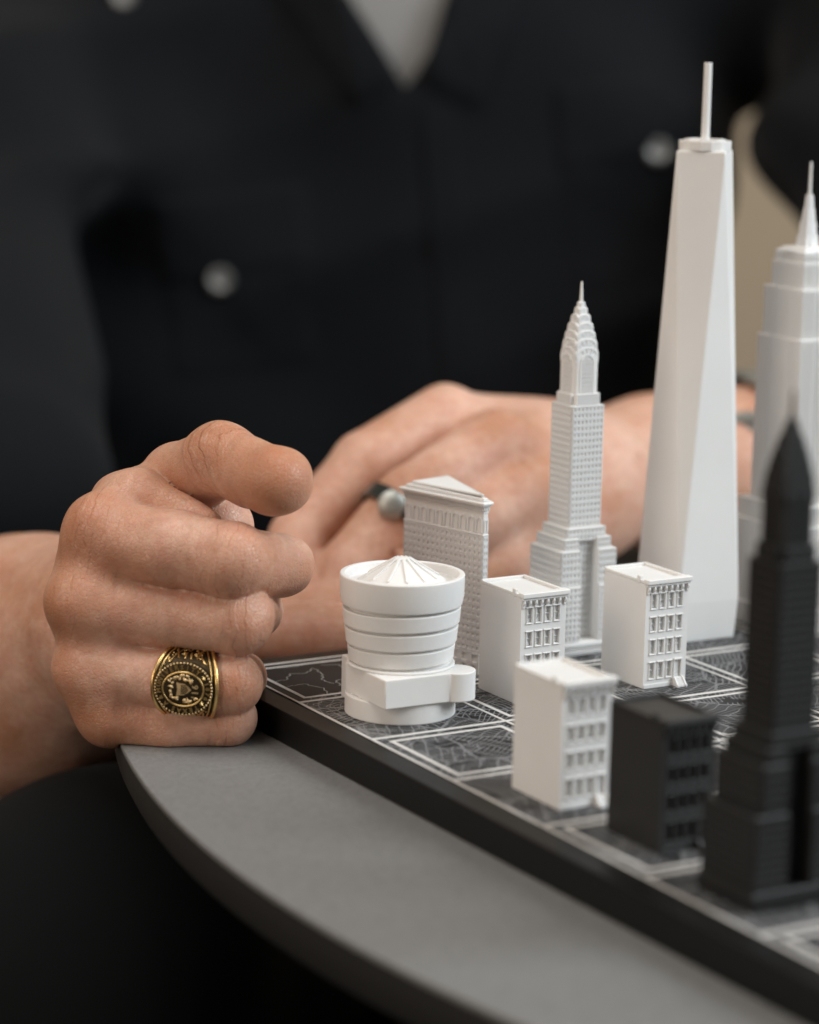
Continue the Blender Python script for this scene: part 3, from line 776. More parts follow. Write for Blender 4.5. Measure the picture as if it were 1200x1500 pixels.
def ell(f, F, Cc, r, k, rot=None):
    Cc = np.array(Cc, float); r = np.array(r, float); m = r.max() + 0.35 + k
    sl = f.sub(Cc - m, Cc + m); X, Y, Z = f.grid(sl)
    q = [X - Cc[0], Y - Cc[1], Z - Cc[2]]
    if rot is not None:
        M = np.array(rot); q = [M[i][0] * q[0] + M[i][1] * q[1] + M[i][2] * q[2] for i in range(3)]
    k0 = np.sqrt((q[0] / r[0]) ** 2 + (q[1] / r[1]) ** 2 + (q[2] / r[2]) ** 2)
    k1 = np.sqrt((q[0] / r[0] ** 2) ** 2 + (q[1] / r[1] ** 2) ** 2 + (q[2] / r[2] ** 2) ** 2) + 1e-6
    dist = k0 * (k0 - 1) / k1
    F[sl] = smin(F[sl], dist.astype(np.float32), k)
def surface(f, F):
    nx, ny, nz = F.shape; S = F < 0
    c = [(i, j, k) for i in (0, 1) for j in (0, 1) for k in (0, 1)]
    def cs(A, o): return A[o[0]:nx - 1 + o[0], o[1]:ny - 1 + o[1], o[2]:nz - 1 + o[2]]
    an = np.zeros((nx - 1, ny - 1, nz - 1), bool); al = np.ones_like(an)
    for o in c: an |= cs(S, o); al &= cs(S, o)
    ids = np.argwhere(an & ~al); idx = np.full(an.shape, -1, np.int64); idx[tuple(ids.T)] = np.arange(len(ids))
    acc = np.zeros((len(ids), 3)); cnt = np.zeros(len(ids))
    for i0 in range(8):
        for i1 in range(i0 + 1, 8):
            o0, o1 = c[i0], c[i1]
            if sum(abs(p - q) for p, q in zip(o0, o1)) != 1: continue
            A = ids + o0; B = ids + o1
            f0 = F[tuple(A.T)].astype(float); f1 = F[tuple(B.T)].astype(float); cr = (f0 < 0) != (f1 < 0)
            t = np.where(cr, f0 / np.where(cr, f0 - f1, 1), 0)
            for d in range(3):
                p0 = f.ax[d][A[:, d]]; p1 = f.ax[d][B[:, d]]; acc[:, d] += np.where(cr, p0 + t * (p1 - p0), 0)
            cnt += cr
    V = acc / cnt[:, None]; Q = []
    for d in range(3):
        e, g = [(1, 2), (2, 0), (0, 1)][d]
        s0 = [slice(None)] * 3; s1 = [slice(None)] * 3; s0[d] = slice(0, -1); s1[d] = slice(1, None)
        ch = S[tuple(s0)] != S[tuple(s1)]; E = np.argwhere(ch)
        E = E[(E[:, e] > 0) & (E[:, g] > 0) & (E[:, e] < F.shape[e] - 1) & (E[:, g] < F.shape[g] - 1)]
        ins = S[tuple(E.T)]
        u = np.zeros(3, int); u[e] = 1; v = np.zeros(3, int); v[g] = 1
        q = np.stack([idx[tuple((E - u - v).T)], idx[tuple((E - v).T)], idx[tuple(E.T)], idx[tuple((E - u).T)]], 1)
        q[~ins] = q[~ins][:, ::-1]; Q.append(q)
    return V, np.concatenate(Q)
def axis_steps(*segs):
    """(start, stop, step) pieces joined to one axis"""
    out = []
    for a, b, s in segs: out += list(np.arange(a, b - 1e-6, (b - a) / max(1, round((b - a) / s))))
    out.append(segs[-1][1]); return np.array(out)
def raw_mesh(name, V, Q, material, parent, origin, smooth=True):
    W = (to_world(V) * U) - np.array(origin)
    me = bpy.data.meshes.new(name); me.from_pydata(W.tolist(), [], Q.tolist()); me.update()
    me.materials.append(material)
    if smooth: me.polygons.foreach_set('use_smooth', np.ones(len(me.polygons), bool))
    o = bpy.data.objects.new(name, me); col.objects.link(o); o.parent = parent
    return o

def arm_with_fist():
    f = Field(axis_steps((-4.2, -1.0, .07), (-1.0, 1.05, .0145), (1.05, 1.2, .05)),
              axis_steps((-2.2, -1.12, .06), (-1.12, 1.28, .0145), (1.28, 1.5, .06)),
              axis_steps((-7.0, -2.0, .09), (-2.0, -.9, .04), (-.9, .62, .0145)))
    G = {}
    new = lambda: np.full(f.shape, 9.0, np.float32)
    fingers = {}
    # index
    F = new(); k = .06
    cone(f, F, (-0.4656, 0.3928, -0.08), (-0.03737, 0.3411, 0.08), .270, .246, k); cone(f, F, (-0.03737, 0.3411, 0.08), (0.3641, 0.2725, 0.22), .246, .250, k)
    cone(f, F, (0.3627, 0.2633, 0.2), (0.6772, 0.2232, -0.24), .244, .196, k); cone(f, F, (0.6772, 0.2232, -0.24), (0.6081, 0.1903, -0.7), .200, .18, k)
    ell(f, F, (0.3608, 0.2564, 0.3), (.15, .20, .15), .06); fingers['index'] = F
    # middle
    F = new()
    cone(f, F, (-0.5841, -0.03652, -0.02), (-0.08947, -0.08947, 0.0), .236, .214, k); cone(f, F, (-0.08947, -0.08947, 0.0), (0.4105, -0.1203, 0.12), .214, .222, k)
    cone(f, F, (0.4099, -0.1207, 0.11), (0.4773, -0.07424, -0.55), .220, .19, k); ell(f, F, (0.4063, -0.1351, 0.19), (.14, .18, .13), .06); fingers['middle'] = F
    # ring
    F = new()
    cone(f, F, (-0.569, -0.4657, -0.08), (-0.09232, -0.5074, -0.03), .225, .203, k); cone(f, F, (-0.09232, -0.5074, -0.03), (0.3517, -0.5387, 0.04), .203, .200, k)
    cone(f, F, (0.351, -0.5393, 0.03), (0.3817, -0.5393, -0.6), .198, .175, k); ell(f, F, (0.3723, -0.5449, 0.08), (.12, .16, .12), .05); fingers['ring'] = F
    # little
    F = new()
    cone(f, F, (-0.441, -0.7535, -0.14), (-0.05487, -0.8142, -0.11), .215, .182, k); cone(f, F, (-0.05487, -0.8142, -0.11), (0.3293, -0.7766, -0.09), .182, .180, k)
    cone(f, F, (0.3286, -0.7774, -0.1), (0.2923, -0.7399, -0.62), .178, .16, k); fingers['little'] = F
    # thumb
    F = new(); k = .09
    cone(f, F, (-0.3864, 0.3401, -1.35), (-0.04442, 0.7761, -0.6), .36, .255, k); cone(f, F, (-0.04442, 0.7761, -0.6), (0.2807, 0.9289, -0.14), .255, .236, k)
    cone(f, F, (0.2807, 0.9289, -0.14), (0.4862, 0.8358, 0.05), .236, .220, .06); cone(f, F, (0.4862, 0.8358, 0.05), (0.66, 0.7935, 0.22), .220, .218, .05); ell(f, F, (0.2476, 0.9519, -0.16), (.22, .222, .22), .05)
    ell(f, F, (0.655, 0.776, 0.21), (.240, .212, .22), .06)
    fingers['thumb'] = F
    # palm and back of the hand
    P = new(); k = .18
    wr = (-0.6539, -0.2434, -2)
    for q, r in (((-0.4651, 0.3533, -0.35), .27), ((-0.6278, -0.03303, -0.3), .25), ((-0.5804, -0.4692, -0.36), .235), ((-0.4479, -0.7555, -0.4), .215)):
        cone(f, P, q, wr, r, .30, k)
    cone(f, P, (-0.3158, 0.5357, -0.45), (-0.1553, -0.1368, -1.2), .28, .45, k)
    ell(f, P, (-0.1605, -0.1424, -0.75), (.55, .70, .52), .2)
    ell(f, P, (0.2135, 0.4888, -0.62), (.25, .24, .24), .10)
    ell(f, P, (-0.3316, 0.6546, -0.34), (.27, .215, .30), .12)
    cone(f, P, (-0.2689, 0.7085, -0.22), (0.1774, 0.483, -0.02), .150, .13, .10)
    ell(f, P, (-0.5792, 0.2104, -0.2), (.235, .25, .25), .10)
    for q1_, q2_, r_ in (((-0.4819, 0.355, -0.22), (-0.6104, -0.005474, -0.16), .27), ((-0.6104, -0.005474, -0.16), (-0.5635, -0.4516, -0.22), .245), ((-0.5635, -0.4516, -0.22), (-0.4525, -0.7372, -0.28), .225)):
        cone(f, P, q1_, q2_, r_, r_ - .015, .10)
    cone(f, P, (-0.4884, -0.6289, -1.4), wr, .40, .48, k)
    # forearm
    cone(f, P, wr, (-1.417, -0.6204, -3.3), .64, .98, .3); cone(f, P, (-1.417, -0.6204, -3.3), (-3.013, -0.8779, -6.6), .98, 1.25, .3)
    # knuckles
    for q, r in (((-0.516, 0.4829, -0.05), .215), ((-0.6174, 0.02684, 0.0), .180), ((-0.6249, -0.4286, -0.06), .165), ((-0.5153, -0.7249, -0.12), .150)):
        ell(f, P, q, (r, r * 1.05, r), .12)
    R_ = P
    order = ['little', 'ring', 'middle', 'index', 'thumb']
    # web of skin: wide blend where the finger leaves the hand, tight crease between neighbours further out
    X, Y, Z = f.grid((slice(None),) * 3)
    for nme in order:
        Fg = fingers[nme]
        xr = (-0.2013, 3.937, 0.0)[0]
        kk = np.clip(.13 - .60 * (X - xr + .22), .005, .13) if nme != 'thumb' else np.clip(.16 - .80 * (X - (-0.3355, 3.937, 0.0)[0]), .010, .16)
        h = np.clip(0.5 + 0.5 * (Fg - R_) / kk, 0, 1)
        R_ = Fg + (R_ - Fg) * h - kk * h * (1 - h)
    # low relief: tendons and uneven flesh
    nz = (.0045 * np.sin(9 * X + 3 * Y) * np.sin(8 * Y - 4 * Z + 1) + .0035 * np.sin(17 * X - 6 * Z) * np.sin(15 * Y + 2)).astype(np.float32)
    R_ = R_ + nz
    # the hand rests on the table and against the board
    Wz = float(HO.z) + X * HA.z + Y * HB.z + Z * HC.z
    Wx = float(HO.x) + X * HA.x + Y * HB.x + Z * HC.x; Wy = float(HO.y) + X * HA.y + Y * HB.y + Z * HC.y
    tab = np.maximum(Wz - ZT - .002, np.sqrt((Wx - TCX) ** 2 + (Wy - TCY) ** 2) - TR - .01)
    R_ = np.maximum(R_, -tab)
    inb = np.maximum.reduce([np.broadcast_to(-BW - .004 - Wx, f.shape), np.broadcast_to(Wy - BW - .004, f.shape), np.broadcast_to(Wz - .004, f.shape)])
    R_ = np.maximum(R_, -inb)
    # open at the elbow: box it off inside the sleeve
    V, Q = surface(f, R_.astype(np.float32))
    joints = [((0.387, 0.2614, 0.1), (-0.4679, 0.3926, -0.1), .27, .9), ((0.4422, -0.1228, 0.06), (-0.6199, -0.03652, -0.02), .23, .9), ((0.3847, -0.5458, 0.0), (-0.569, -0.4747, -0.08), .20, .7), ((0.3293, -0.7766, -0.09), (-0.441, -0.7535, -0.14), .18, .7),
              ((0.3061, 1.009, -0.1), (-0.06475, 0.7856, -0.62), .24, 1.0), ((-0.5429, 0.447, -0.05), (-0.04105, 0.3584, 0.04), .30, .35), ((-0.6934, 0.0, 0.0), (-0.08947, -0.08947, 0.0), .24, .25)]
    flush = [((0.4004, 0.208, 0.3), .20, .8), ((0.472, -0.1457, 0.25), .18, .8), ((0.4158, -0.5458, 0.2), .15, .7), ((0.3558, -0.7749, 0.1), .13, .6), ((-0.6263, 0.4026, 0.0), .38, 1.0), ((-0.7829, -0.04474, 0.0), .26, .9), ((-0.7158, -0.4697, 0.0), .22, .6),
             ((0.6911, 0.7782, 0.4), .40, 1.15), ((0.2684, 1.029, 0.0), .32, .7), ((-0.1084, 0.7174, -0.2), .30, .8), ((-0.6263, -0.8053, 0.0), .25, .5), ((0.8461, 0.2216, -0.1), .13, .5)]
    return V, Q, joints, flush

def fold_attributes(me, V, joints, flush):
    s = np.zeros(len(V)); mk = np.zeros(len(V)); fl = np.zeros(len(V)); best = np.full(len(V), 9.0)
    for c_, b_, r, w in joints:
        c_ = np.array(c_); ax = c_ - np.array(b_); ax /= np.linalg.norm(ax)
        d = V - c_; t_ = d @ ax; rad = np.linalg.norm(d - t_[:, None] * ax, axis=1); dist = np.linalg.norm(d, axis=1)
        m_ = w * np.exp(-(t_ / (r * .62)) ** 2) * np.clip(1.6 - rad / r, 0, 1) * (dist < r * 1.7)
        sel = m_ > mk; mk[sel] = m_[sel]; s[sel] = t_[sel]
    for c_, r, w in flush:
        dist = np.linalg.norm(V - np.array(c_), axis=1); fl = np.maximum(fl, w * np.exp(-(dist / r) ** 2))
    for nme, arr in (('fold_s', s), ('fold_m', mk), ('flush', np.clip(fl, 0, 1))):
        at = me.attributes.new(nme, 'FLOAT', 'POINT'); at.data.foreach_set('value', arr.astype(np.float32))

def second_hand():
    f = Field(axis_steps((-.2, 5.5, .045), (5.5, 10.5, .12)), axis_steps((-1.9, 2.6, .045)), axis_steps((-9.5, -1.8, .055)))
    P = f.F
    new = lambda: np.full(f.shape, 9.0, np.float32)
    wr = (3.7, 0.9447, -6)
    for q, r in (((1.835, 1.335, -4.7), .28), ((2.222, 1.114, -4.3), .29), ((2.361, 0.6645, -4), .28), ((2.331, 0.2258, -3.8), .26)):
        cone(f, P, q, wr, r, .45, .25)
    ell(f, P, (2.679, 0.7553, -5), (.80, .70, .5), .3)
    ell(f, P, (1.741, 0.03158, -3.9), (.95, .60, .40), .2)
    ell(f, P, (2.061, -0.2276, -3.5), (.80, .35, .35), .2)
    ell(f, P, (1.096, -0.3487, -3.2), (.75, .40, .35), .2)
    ell(f, P, (0.7513, -0.3832, -2.5), (.62, .30, .30), .15); ell(f, P, (1.624, -0.3468, -2.6), (.70, .28, .30), .15)
    cone(f, P, wr, (6.22, 0.9732, -7.8), .66, 1.05, .3)
    parts = []
    for pts, rs in (([(1.818, 1.37, -4.7), (1.16, 0.9703, -4.1), (0.6453, 0.3626, -3.8), (0.5242, -0.2774, -3.15)], (.29, .28, .275, .26)),
                    ([(2.239, 1.114, -4.3), (1.521, 0.6466, -3.6), (1.065, 0.1253, -3.4), (0.8832, -0.3487, -3.2)], (.32, .30, .28, .24)),
                    ([(2.361, 0.6368, -4), (1.815, 0.2717, -3.3), (1.468, -0.1289, -3), (1.313, -0.4345, -2.8)], (.31, .29, .27, .23)),
                    ([(2.331, 0.1984, -3.8), (2.053, -0.1095, -3.2), (1.861, -0.3611, -2.9), (1.781, -0.5099, -2.75)], (.29, .27, .24, .20)),
                    ([(3.067, 0.9384, -5.6), (2.116, 1.283, -5.6), (1.788, 1.322, -5.5), (1.344, 1.053, -5.4)], (.34, .28, .26, .21))):
        F = new()
        for i in range(3): cone(f, F, pts[i], pts[i + 1], rs[i] * (1.0 - .04 * i), rs[i + 1] * (.98 - .04 * i), .05)
        parts.append(F)
    X, Y, Z = f.grid((slice(None),) * 3)
    for F in parts: P = smin(P, F, .06)
    Wz = float(HO.z) + X * HA.z + Y * HB.z + Z * HC.z
    P = np.maximum(P, ZT + .002 - Wz)
    return surface(f, P.astype(np.float32))

person = thing('person', 'person in a black button shirt over a grey tee, one fist on the table', 'person', (7.622, 11.27, -2.749))
person.location.z = -18.5 * U
PO = np.array(person.location)
V1, Q1, joints, flush = arm_with_fist()
V2, Q2 = second_hand()

# torso, under the shirt
fT = Field(axis_steps((-10, 14.5, .15)), axis_steps((-10.5, 10.5, .15)), axis_steps((-24.5, -5.5, .15)))
def torso_field(off):
    F = np.full(fT.shape, 9.0, np.float32)
    def blk(c_, r): ell(fT, F, c_, r, .8)
    blk((1.194, 5.253, -18.5), (4.57, 4.75, 2.8)); blk((1.147, 0.1145, -18.5), (4.47, 5.4, 2.9))
    cone(fT, F, (-4.714, 7.1, -18.9), (7.473, 7.478, -18.9), 1.7, 1.7, .9)
    cone(fT, F, (1.616, 8.087, -19.1), (1.71, 10.12, -18.9), 1.7, 1.6, .6)
    # upper arms
    cone(fT, F, (-4.271, 6.841, -18.5), (-3.063, 0.9921, -9), 1.85, 1.4, 1.3)
    ell(fT, F, (-2.746, 3.578, -17.5), (1.8, 3.2, 1.8), 1.3)
    cone(fT, F, (7.706, 7.308, -18.5), (7.283, 1.369, -10.2), 1.66, 1.15, .35)
    return F - off
torso = torso_field(0.0)
core = torso_field(-.75)
VT, QT = surface(fT, core)
V = np.concatenate([V1, V2, VT]); Q = np.concatenate([Q1, Q2 + len(V1), QT + len(V1) + len(V2)])
body = raw_mesh('body', V, Q, M_SKIN, person, PO)
fold_attributes(body.data, V, joints, flush)

# shirt: folds, open collar
X, Y, Z = fT.grid((slice(None),) * 3)
rs = np.random.RandomState(3)
fold = np.zeros(fT.shape, np.float32)
for _ in range(16):
    w_ = rs.normal(0, 1.1, 3); ph = rs.uniform(0, 6.28); fold += .055 * np.sin(w_[0] * X + w_[1] * .8 * Y + w_[2] * .3 * Z + ph)
fold += .17 * np.abs(np.sin(.8 * X - 1.1 * Y + .9 * np.sin(.6 * Y + .3 * X))) - .08
shirt = torso + fold
nk = np.array((1.451, 5.859, -16.2)); nl = np.array((0.3045, 7.722, -16.5)); nr = np.array((2.535, 7.722, -16.5))
def side(A, B): return ((B[0] - A[0]) * (Y - A[1]) - (B[1] - A[1]) * (X - A[0])) / np.hypot(B[0] - A[0], B[1] - A[1])
wedge = np.maximum(side(nl, nk) * -1 * 1.0, side(nk, nr) * -1 * 1.0)
wedge = np.maximum(np.broadcast_to(wedge, fT.shape), np.broadcast_to(-18.9 - Z, fT.shape))
shirt_open = np.maximum(shirt, -wedge)
# sleeve ends at both elbows
cut1 = np.array((-5.838, 1.014, -15.9)); cut2 = np.array((7.453, 1.982, -11))
VS, QS = surface(fT, shirt_open.astype(np.float32))
so = raw_mesh('shirt', VS, QS, M_SHIRT, person, PO)
VG, QG = surface(fT, (torso + .10).astype(np.float32))
mid_ = VG[QG].mean(1)
def side_p(A, B, p): return ((B[0] - A[0]) * (p[:, 1] - A[1]) - (B[1] - A[1]) * (p[:, 0] - A[0])) / np.hypot(B[0] - A[0], B[1] - A[1])
keep = (side_p(nl, nk, mid_) > -.25) & (side_p(nk, nr, mid_) > -.25) & (mid_[:, 2] > -18.9)
used = np.unique(QG[keep]); remap = np.full(len(VG), -1); remap[used] = np.arange(len(used))
raw_mesh('tee_shirt', VG[used], remap[QG[keep]], M_TSHIRT, person, PO)

def surf_c(a, b, field):
    i = np.argmin(np.abs(fT.ax[0] - a)); j = np.argmin(np.abs(fT.ax[1] - b)); colm = field[i, j]
    neg = np.where(colm < 0)[0]
    if len(neg) == 0: return -16.6
    kx = neg[-1]
    c0, c1 = fT.ax[2][kx], fT.ax[2][min(kx + 1, len(colm) - 1)]; f0, f1 = colm[kx], colm[min(kx + 1, len(colm) - 1)]
    return float(c0 + (c1 - c0) * (f0 / (f0 - f1 + 1e-9)))
def slab_on_shirt(name, outline, thick, material, parent, n=14):
    """cloth patch following the chest: outline = 4 corners (a,b), extra thickness towards the viewer"""
    mb = []; A_, B_, C_, D_ = [np.array(p) for p in outline]; V_ = []; Q_ = []
    for i in range(n + 1):
        for j in range(n + 1):
            u_, v_ = i / n, j / n; p = (A_ * (1 - u_) + B_ * u_) * (1 - v_) + (D_ * (1 - u_) + C_ * u_) * v_
            edge = min(u_, v_, 1 - u_, 1 - v_) * n
            V_.append((p[0], p[1], surf_c(p[0], p[1], shirt) + (thick if edge >= 1 else -.05)))
    for i in range(n):
        for j in range(n): q = i * (n + 1) + j; Q_.append((q, q + n + 1, q + n + 2, q + 1))
    return raw_mesh(name, np.array(V_), np.array(Q_), material, parent, PO)
def ab(p): return (p[0], p[1])
slab_on_shirt('pocket', [ab((-1.745, 4.24, -16.1)), ab((0.3887, 4.588, -16.1)), ab((0.65, 2.237, -16.1)), ab((-1.571, 1.975, -16.1))], .035, M_SHIRT, so)
slab_on_shirt('pocket_flap', [ab((-1.833, 4.501, -16.1)), ab((0.4758, 4.85, -16.1)), ab((0.5629, 3.63, -16.1)), ab((-1.702, 3.282, -16.1))], .06, M_SHIRT, so)
slab_on_shirt('pocket', [ab((3.35, 5.634, -16.1)), ab((5.267, 5.808, -16.1)), ab((5.31, 3.369, -16.1)), ab((3.524, 3.021, -16.1))], .035, M_SHIRT, so)
slab_on_shirt('pocket_flap', [ab((3.263, 6.069, -16.1)), ab((5.31, 6.331, -16.1)), ab((5.31, 5.111, -16.1)), ab((3.35, 4.763, -16.1))], .06, M_SHIRT, so)
slab_on_shirt('placket', [ab((1.608, 5.808, -16.1)), ab((2.131, 5.808, -16.1)), ab((2.566, 1.54, -16.1)), ab((1.957, 1.54, -16.1))], .035, M_SHIRT, so)
slab_on_shirt('collar', [ab((-0.3953, 7.637, -16.1)), ab((0.4758, 7.637, -16.1)), ab((1.521, 5.808, -16.1)), ab((0.9984, 5.459, -16.1))], .12, M_SHIRT, so)
slab_on_shirt('collar', [ab((2.131, 7.637, -16.1)), ab((3.263, 7.637, -16.1)), ab((2.392, 5.372, -16.1)), ab((1.608, 5.808, -16.1))], .12, M_SHIRT, so)
def button(pa):
    c_ = surf_c(pa[0], pa[1], shirt) + .06
    mb = MB().lathe([(.150, 0), (.162, .03), (.145, .06), (.11, .065), (.06, .045), (.001, .045)], 28)
    V_ = np.array([(x + pa[0], y + pa[1], z + c_) for x, y, z in mb.v])
    me = bpy.data.meshes.new('button'); W = to_world(V_) * U - PO; me.from_pydata(W.tolist(), [], mb.f); me.materials.append(M_BUTTON); me.update()
    o = bpy.data.objects.new('button', me); col.objects.link(o); o.parent = so
button((-0.8671, 3.508, -16)); button((4.691, 5.184, -16)); button((-2.124, 7.189, -16.3))

# trousers: thighs under the table
fL = Field(axis_steps((-7, 8, .16)), axis_steps((-12, -1.0, .16)), axis_steps((-16, 2.5, .16)))
L = np.full(fL.shape, 9.0, np.float32)
cone(fL, L, (1.188, -5.655, -14.6), (-0.8, -2.719, -2.6), 2.4, 1.30, .5); cone(fL, L, (-0.8, -2.719, -2.6), (-0.8355, -7.536, -2.9), 1.30, 1.1, .4)
cone(fL, L, (1.521, -5.655, -14.6), (3.1, -4.682, -3), 2.4, 1.5, .5)
Xl, Yl, Zl = fL.grid((slice(None),) * 3)
L = L + (.06 * np.sin(2.1 * Xl + Yl) * np.sin(1.7 * Yl + 1.2 * Zl)).astype(np.float32)
Wz = float(HO.z) + Xl * HA.z + Yl * HB.z + Zl * HC.z
L = np.maximum(L, Wz - (ZT - .48))
VL, QL = surface(fL, L.astype(np.float32))
raw_mesh('trousers', VL, QL, M_TROUSER, person, PO)

# ------------------------------------------------------------------ class ring on the fist
def make_ring():
    A_ = np.array((-0.5702, -0.4753, -0.09)); B_ = np.array((0.3524, -0.538, 0.05)); ax = (B_ - A_) / np.linalg.norm(B_ - A_)
    cen = np.array((0.1057, -0.5516, -0.02)); cen = A_ + ax * ((cen - A_) @ ax)
    n_ = np.array((0.0, -.16, 1.0)); n_ -= ax * (n_ @ ax); n_ /= np.linalg.norm(n_); q_ = np.cross(n_, ax)
    O = Vector(to_world(cen[None])[0])
    t = thing('class_ring', 'gold university class ring with black oval crest on the ring finger', 'ring', O)
    wa = np.array(HA) * ax[0] + np.array(HB) * ax[1] + np.array(HC) * ax[2]
    wq = np.array(HA) * q_[0] + np.array(HB) * q_[1] + np.array(HC) * q_[2]
    wn = np.array(HA) * n_[0] + np.array(HB) * n_[1] + np.array(HC) * n_[2]
    def fr(p, q, h): return tuple(wa * p + wq * q + wn * h)          # p along finger, q up, h outward
    RR = .228
    def hw(th):                                                     # half width of the band at angle th from the front
        return .082 + .132 * max(0, math.cos(th * .72)) ** 1.7
    N = 96
    b = MB(); rings = []
    for i in range(N):
        th = 2 * math.pi * i / N - math.pi; w = hw(th)
        prof = [(-w, RR - .022), (-w, RR), (0, RR + .004), (w, RR), (w, RR - .022)]
        rings.append([(p, r * math.sin(th), r * math.cos(th)) for p, r in prof])
    rings.append(rings[0])
    b.loft(rings, cap=False); b.xf(fr); b.build('band', M_PATINA, t, smooth=50)
    for s in (-1, 1):
        for off, rad, lift in ((0.0, .0135, .004), (-.034, .0055, .006)):
            rl = MB(); rg = []
            for i in range(N + 1):
                th = 2 * math.pi * i / N - math.pi; w = hw(th) + off
                rg.append([(s * (w + rad * math.cos(a)), (RR + lift + rad * math.sin(a)) * math.sin(th), (RR + lift + rad * math.sin(a)) * math.cos(th)) for a in np.linspace(0, 2 * math.pi, 9)[:-1]])
            rl.loft(rg, cap=False); rl.xf(fr); rl.build('rail', M_GOLD, t, smooth=60)
    # domed oval crest
    EA, EB = .190, .172
    def dome(p, q): return RR + .046 - .55 * (q * q) - .25 * p * p
    pl = MB(); rows = []
    for r in np.linspace(0.02, 1.0, 9): rows.append([(EA * r * math.cos(a), EB * r * math.sin(a), dome(EA * r * math.cos(a), EB * r * math.sin(a))) for a in np.linspace(0, 2 * math.pi, 65)[:-1]])
    rows.append([(p * .97, q * .97, RR - .03) for p, q, h in rows[-1]])
    pl.loft(rows); pl.xf(fr); cr = pl.build('crest', M_PATINA, t, smooth=50)
    def tube(name, ea, eb, rad, material, lift, beads=0):
        mb = MB()
        if beads:
            for k in range(beads):
                a = 2 * math.pi * k / beads; p, q = ea * math.cos(a), eb * math.sin(a)
                for s in MB().lathe([(.001, -rad), (rad * .8, -rad * .6), (rad, 0), (rad * .8, rad * .6), (.001, rad)], 6).f: pass
                d = MB().lathe([(.001, -rad), (rad * .8, -rad * .6), (rad, 0), (rad * .8, rad * .6), (.001, rad)], 6)
                mb.add([(x + p, y + q, z + dome(p, q) + lift) for x, y, z in d.v], d.f)
        else:
            rg = []
            for i in range(73):
                a = 2 * math.pi * i / 72
                rg.append([((ea + rad * math.cos(g)) * math.cos(a), (eb + rad * math.cos(g)) * math.sin(a), dome(ea * math.cos(a), eb * math.sin(a)) + lift + rad * math.sin(g)) for g in np.linspace(0, 2 * math.pi, 8)[:-1]])
            mb.loft(rg, cap=False)
        mb.xf(fr); return mb.build(name, material, cr, smooth=60, weld=False)
    tube('rope_border', EA - .002, EB - .002, .0085, M_GOLD2, 0, 52)
    tube('oval_rim', .136, .112, .0065, M_GOLD, .002)
    # lettering
    deps = None
    def glyph(ch, size):
        cu = bpy.data.curves.new('g', 'FONT'); cu.body = ch; cu.size = size; cu.align_x = 'CENTER'; cu.align_y = 'CENTER'; cu.extrude = .004; cu.offset = size * .014; cu.resolution_u = 2
        ob = bpy.data.objects.new('g', cu); col.objects.link(ob); bpy.context.view_layer.update()
        me = bpy.data.meshes.new_from_object(ob.evaluated_get(bpy.context.evaluated_depsgraph_get()))
        vs = [tuple(v.co) for v in me.vertices]; fs = [tuple(p.vertices) for p in me.polygons]
        bpy.data.objects.remove(ob); bpy.data.curves.remove(cu); bpy.data.meshes.remove(me); return vs, fs
    ea, eb = .162, .141
    def star(sz):
        vs = [(0, 0, .006)] + [(sz * (1 if i % 2 == 0 else .42) * math.sin(i * math.pi / 5), sz * (1 if i % 2 == 0 else .42) * math.cos(i * math.pi / 5), 0) for i in range(10)]
        return vs, [(0, 1 + i, 1 + (i + 1) % 10) for i in range(10)]
    seq = []
    def arc(word, a0, a1):
        for i, ch in enumerate(word): seq.append((ch, a0 + (a1 - a0) * (i / max(1, len(word) - 1))))
    arc('UNIVERSITY', -82, 36); seq.append(('*', 55)); arc('1876', 72, 112); seq.append(('*', 129)); arc('TEXAS', 146, 202); arc('A&M', 224, 262)
    for ch, deg in seq:
        g = math.radians(deg); p, q = ea * math.sin(g), eb * math.cos(g)
        nx, ny = math.sin(g) / ea, math.cos(g) / eb; l = math.hypot(nx, ny); nx /= l; ny /= l     # outward = up of the letter
        vs, fs = star(.017) if ch == '*' else glyph(ch, .041)
        mb = MB().add([(p + x * ny + y * nx, q - x * nx + y * ny, dome(p, q) + z + .003) for x, y, z in vs], fs); mb.xf(fr)
        mb.build('star' if ch == '*' else 'letter', M_GOLD, cr, weld=False)
    for ch, q0 in (("'", -.048), ('1', -.018), ('6', .020)):
        vs, fs = glyph(ch, .058)
        mb = MB().add([(.083 - y, q0 + x, dome(.083, q0) + z + .003) for x, y, z in vs], fs); mb.xf(fr); mb.build('letter', M_GOLD2, cr, weld=False)
    # shield lying on its side, point towards the fingertip, striped
    def flat(name, pts, lift, material=M_GOLD2, thick=.009):
        mb = MB().loft([[(x, y, dome(x, y) - .002) for x, y in pts], [(x, y, dome(x, y) + lift) for x, y in pts]]); mb.xf(fr); return mb.build(name, material, cr, weld=False)
    sh = [(-.042, .045), (-.030, .040), (.012, .036), (.038, .018), (.056, 0), (.038, -.018), (.012, -.036), (-.030, -.040), (-.042, -.045), (-.036, 0)]
    flat('shield', sh, .008)
    for k in range(6):
        y = -.026 + k * .0105; flat('shield_stripe', [(-.012, y - .003), (.040 - abs(y) * .7, y - .003), (.040 - abs(y) * .7, y + .003), (-.012, y + .003)], .0125, M_PATINA)
    rs_ = random.Random(4)
    orn = MB()
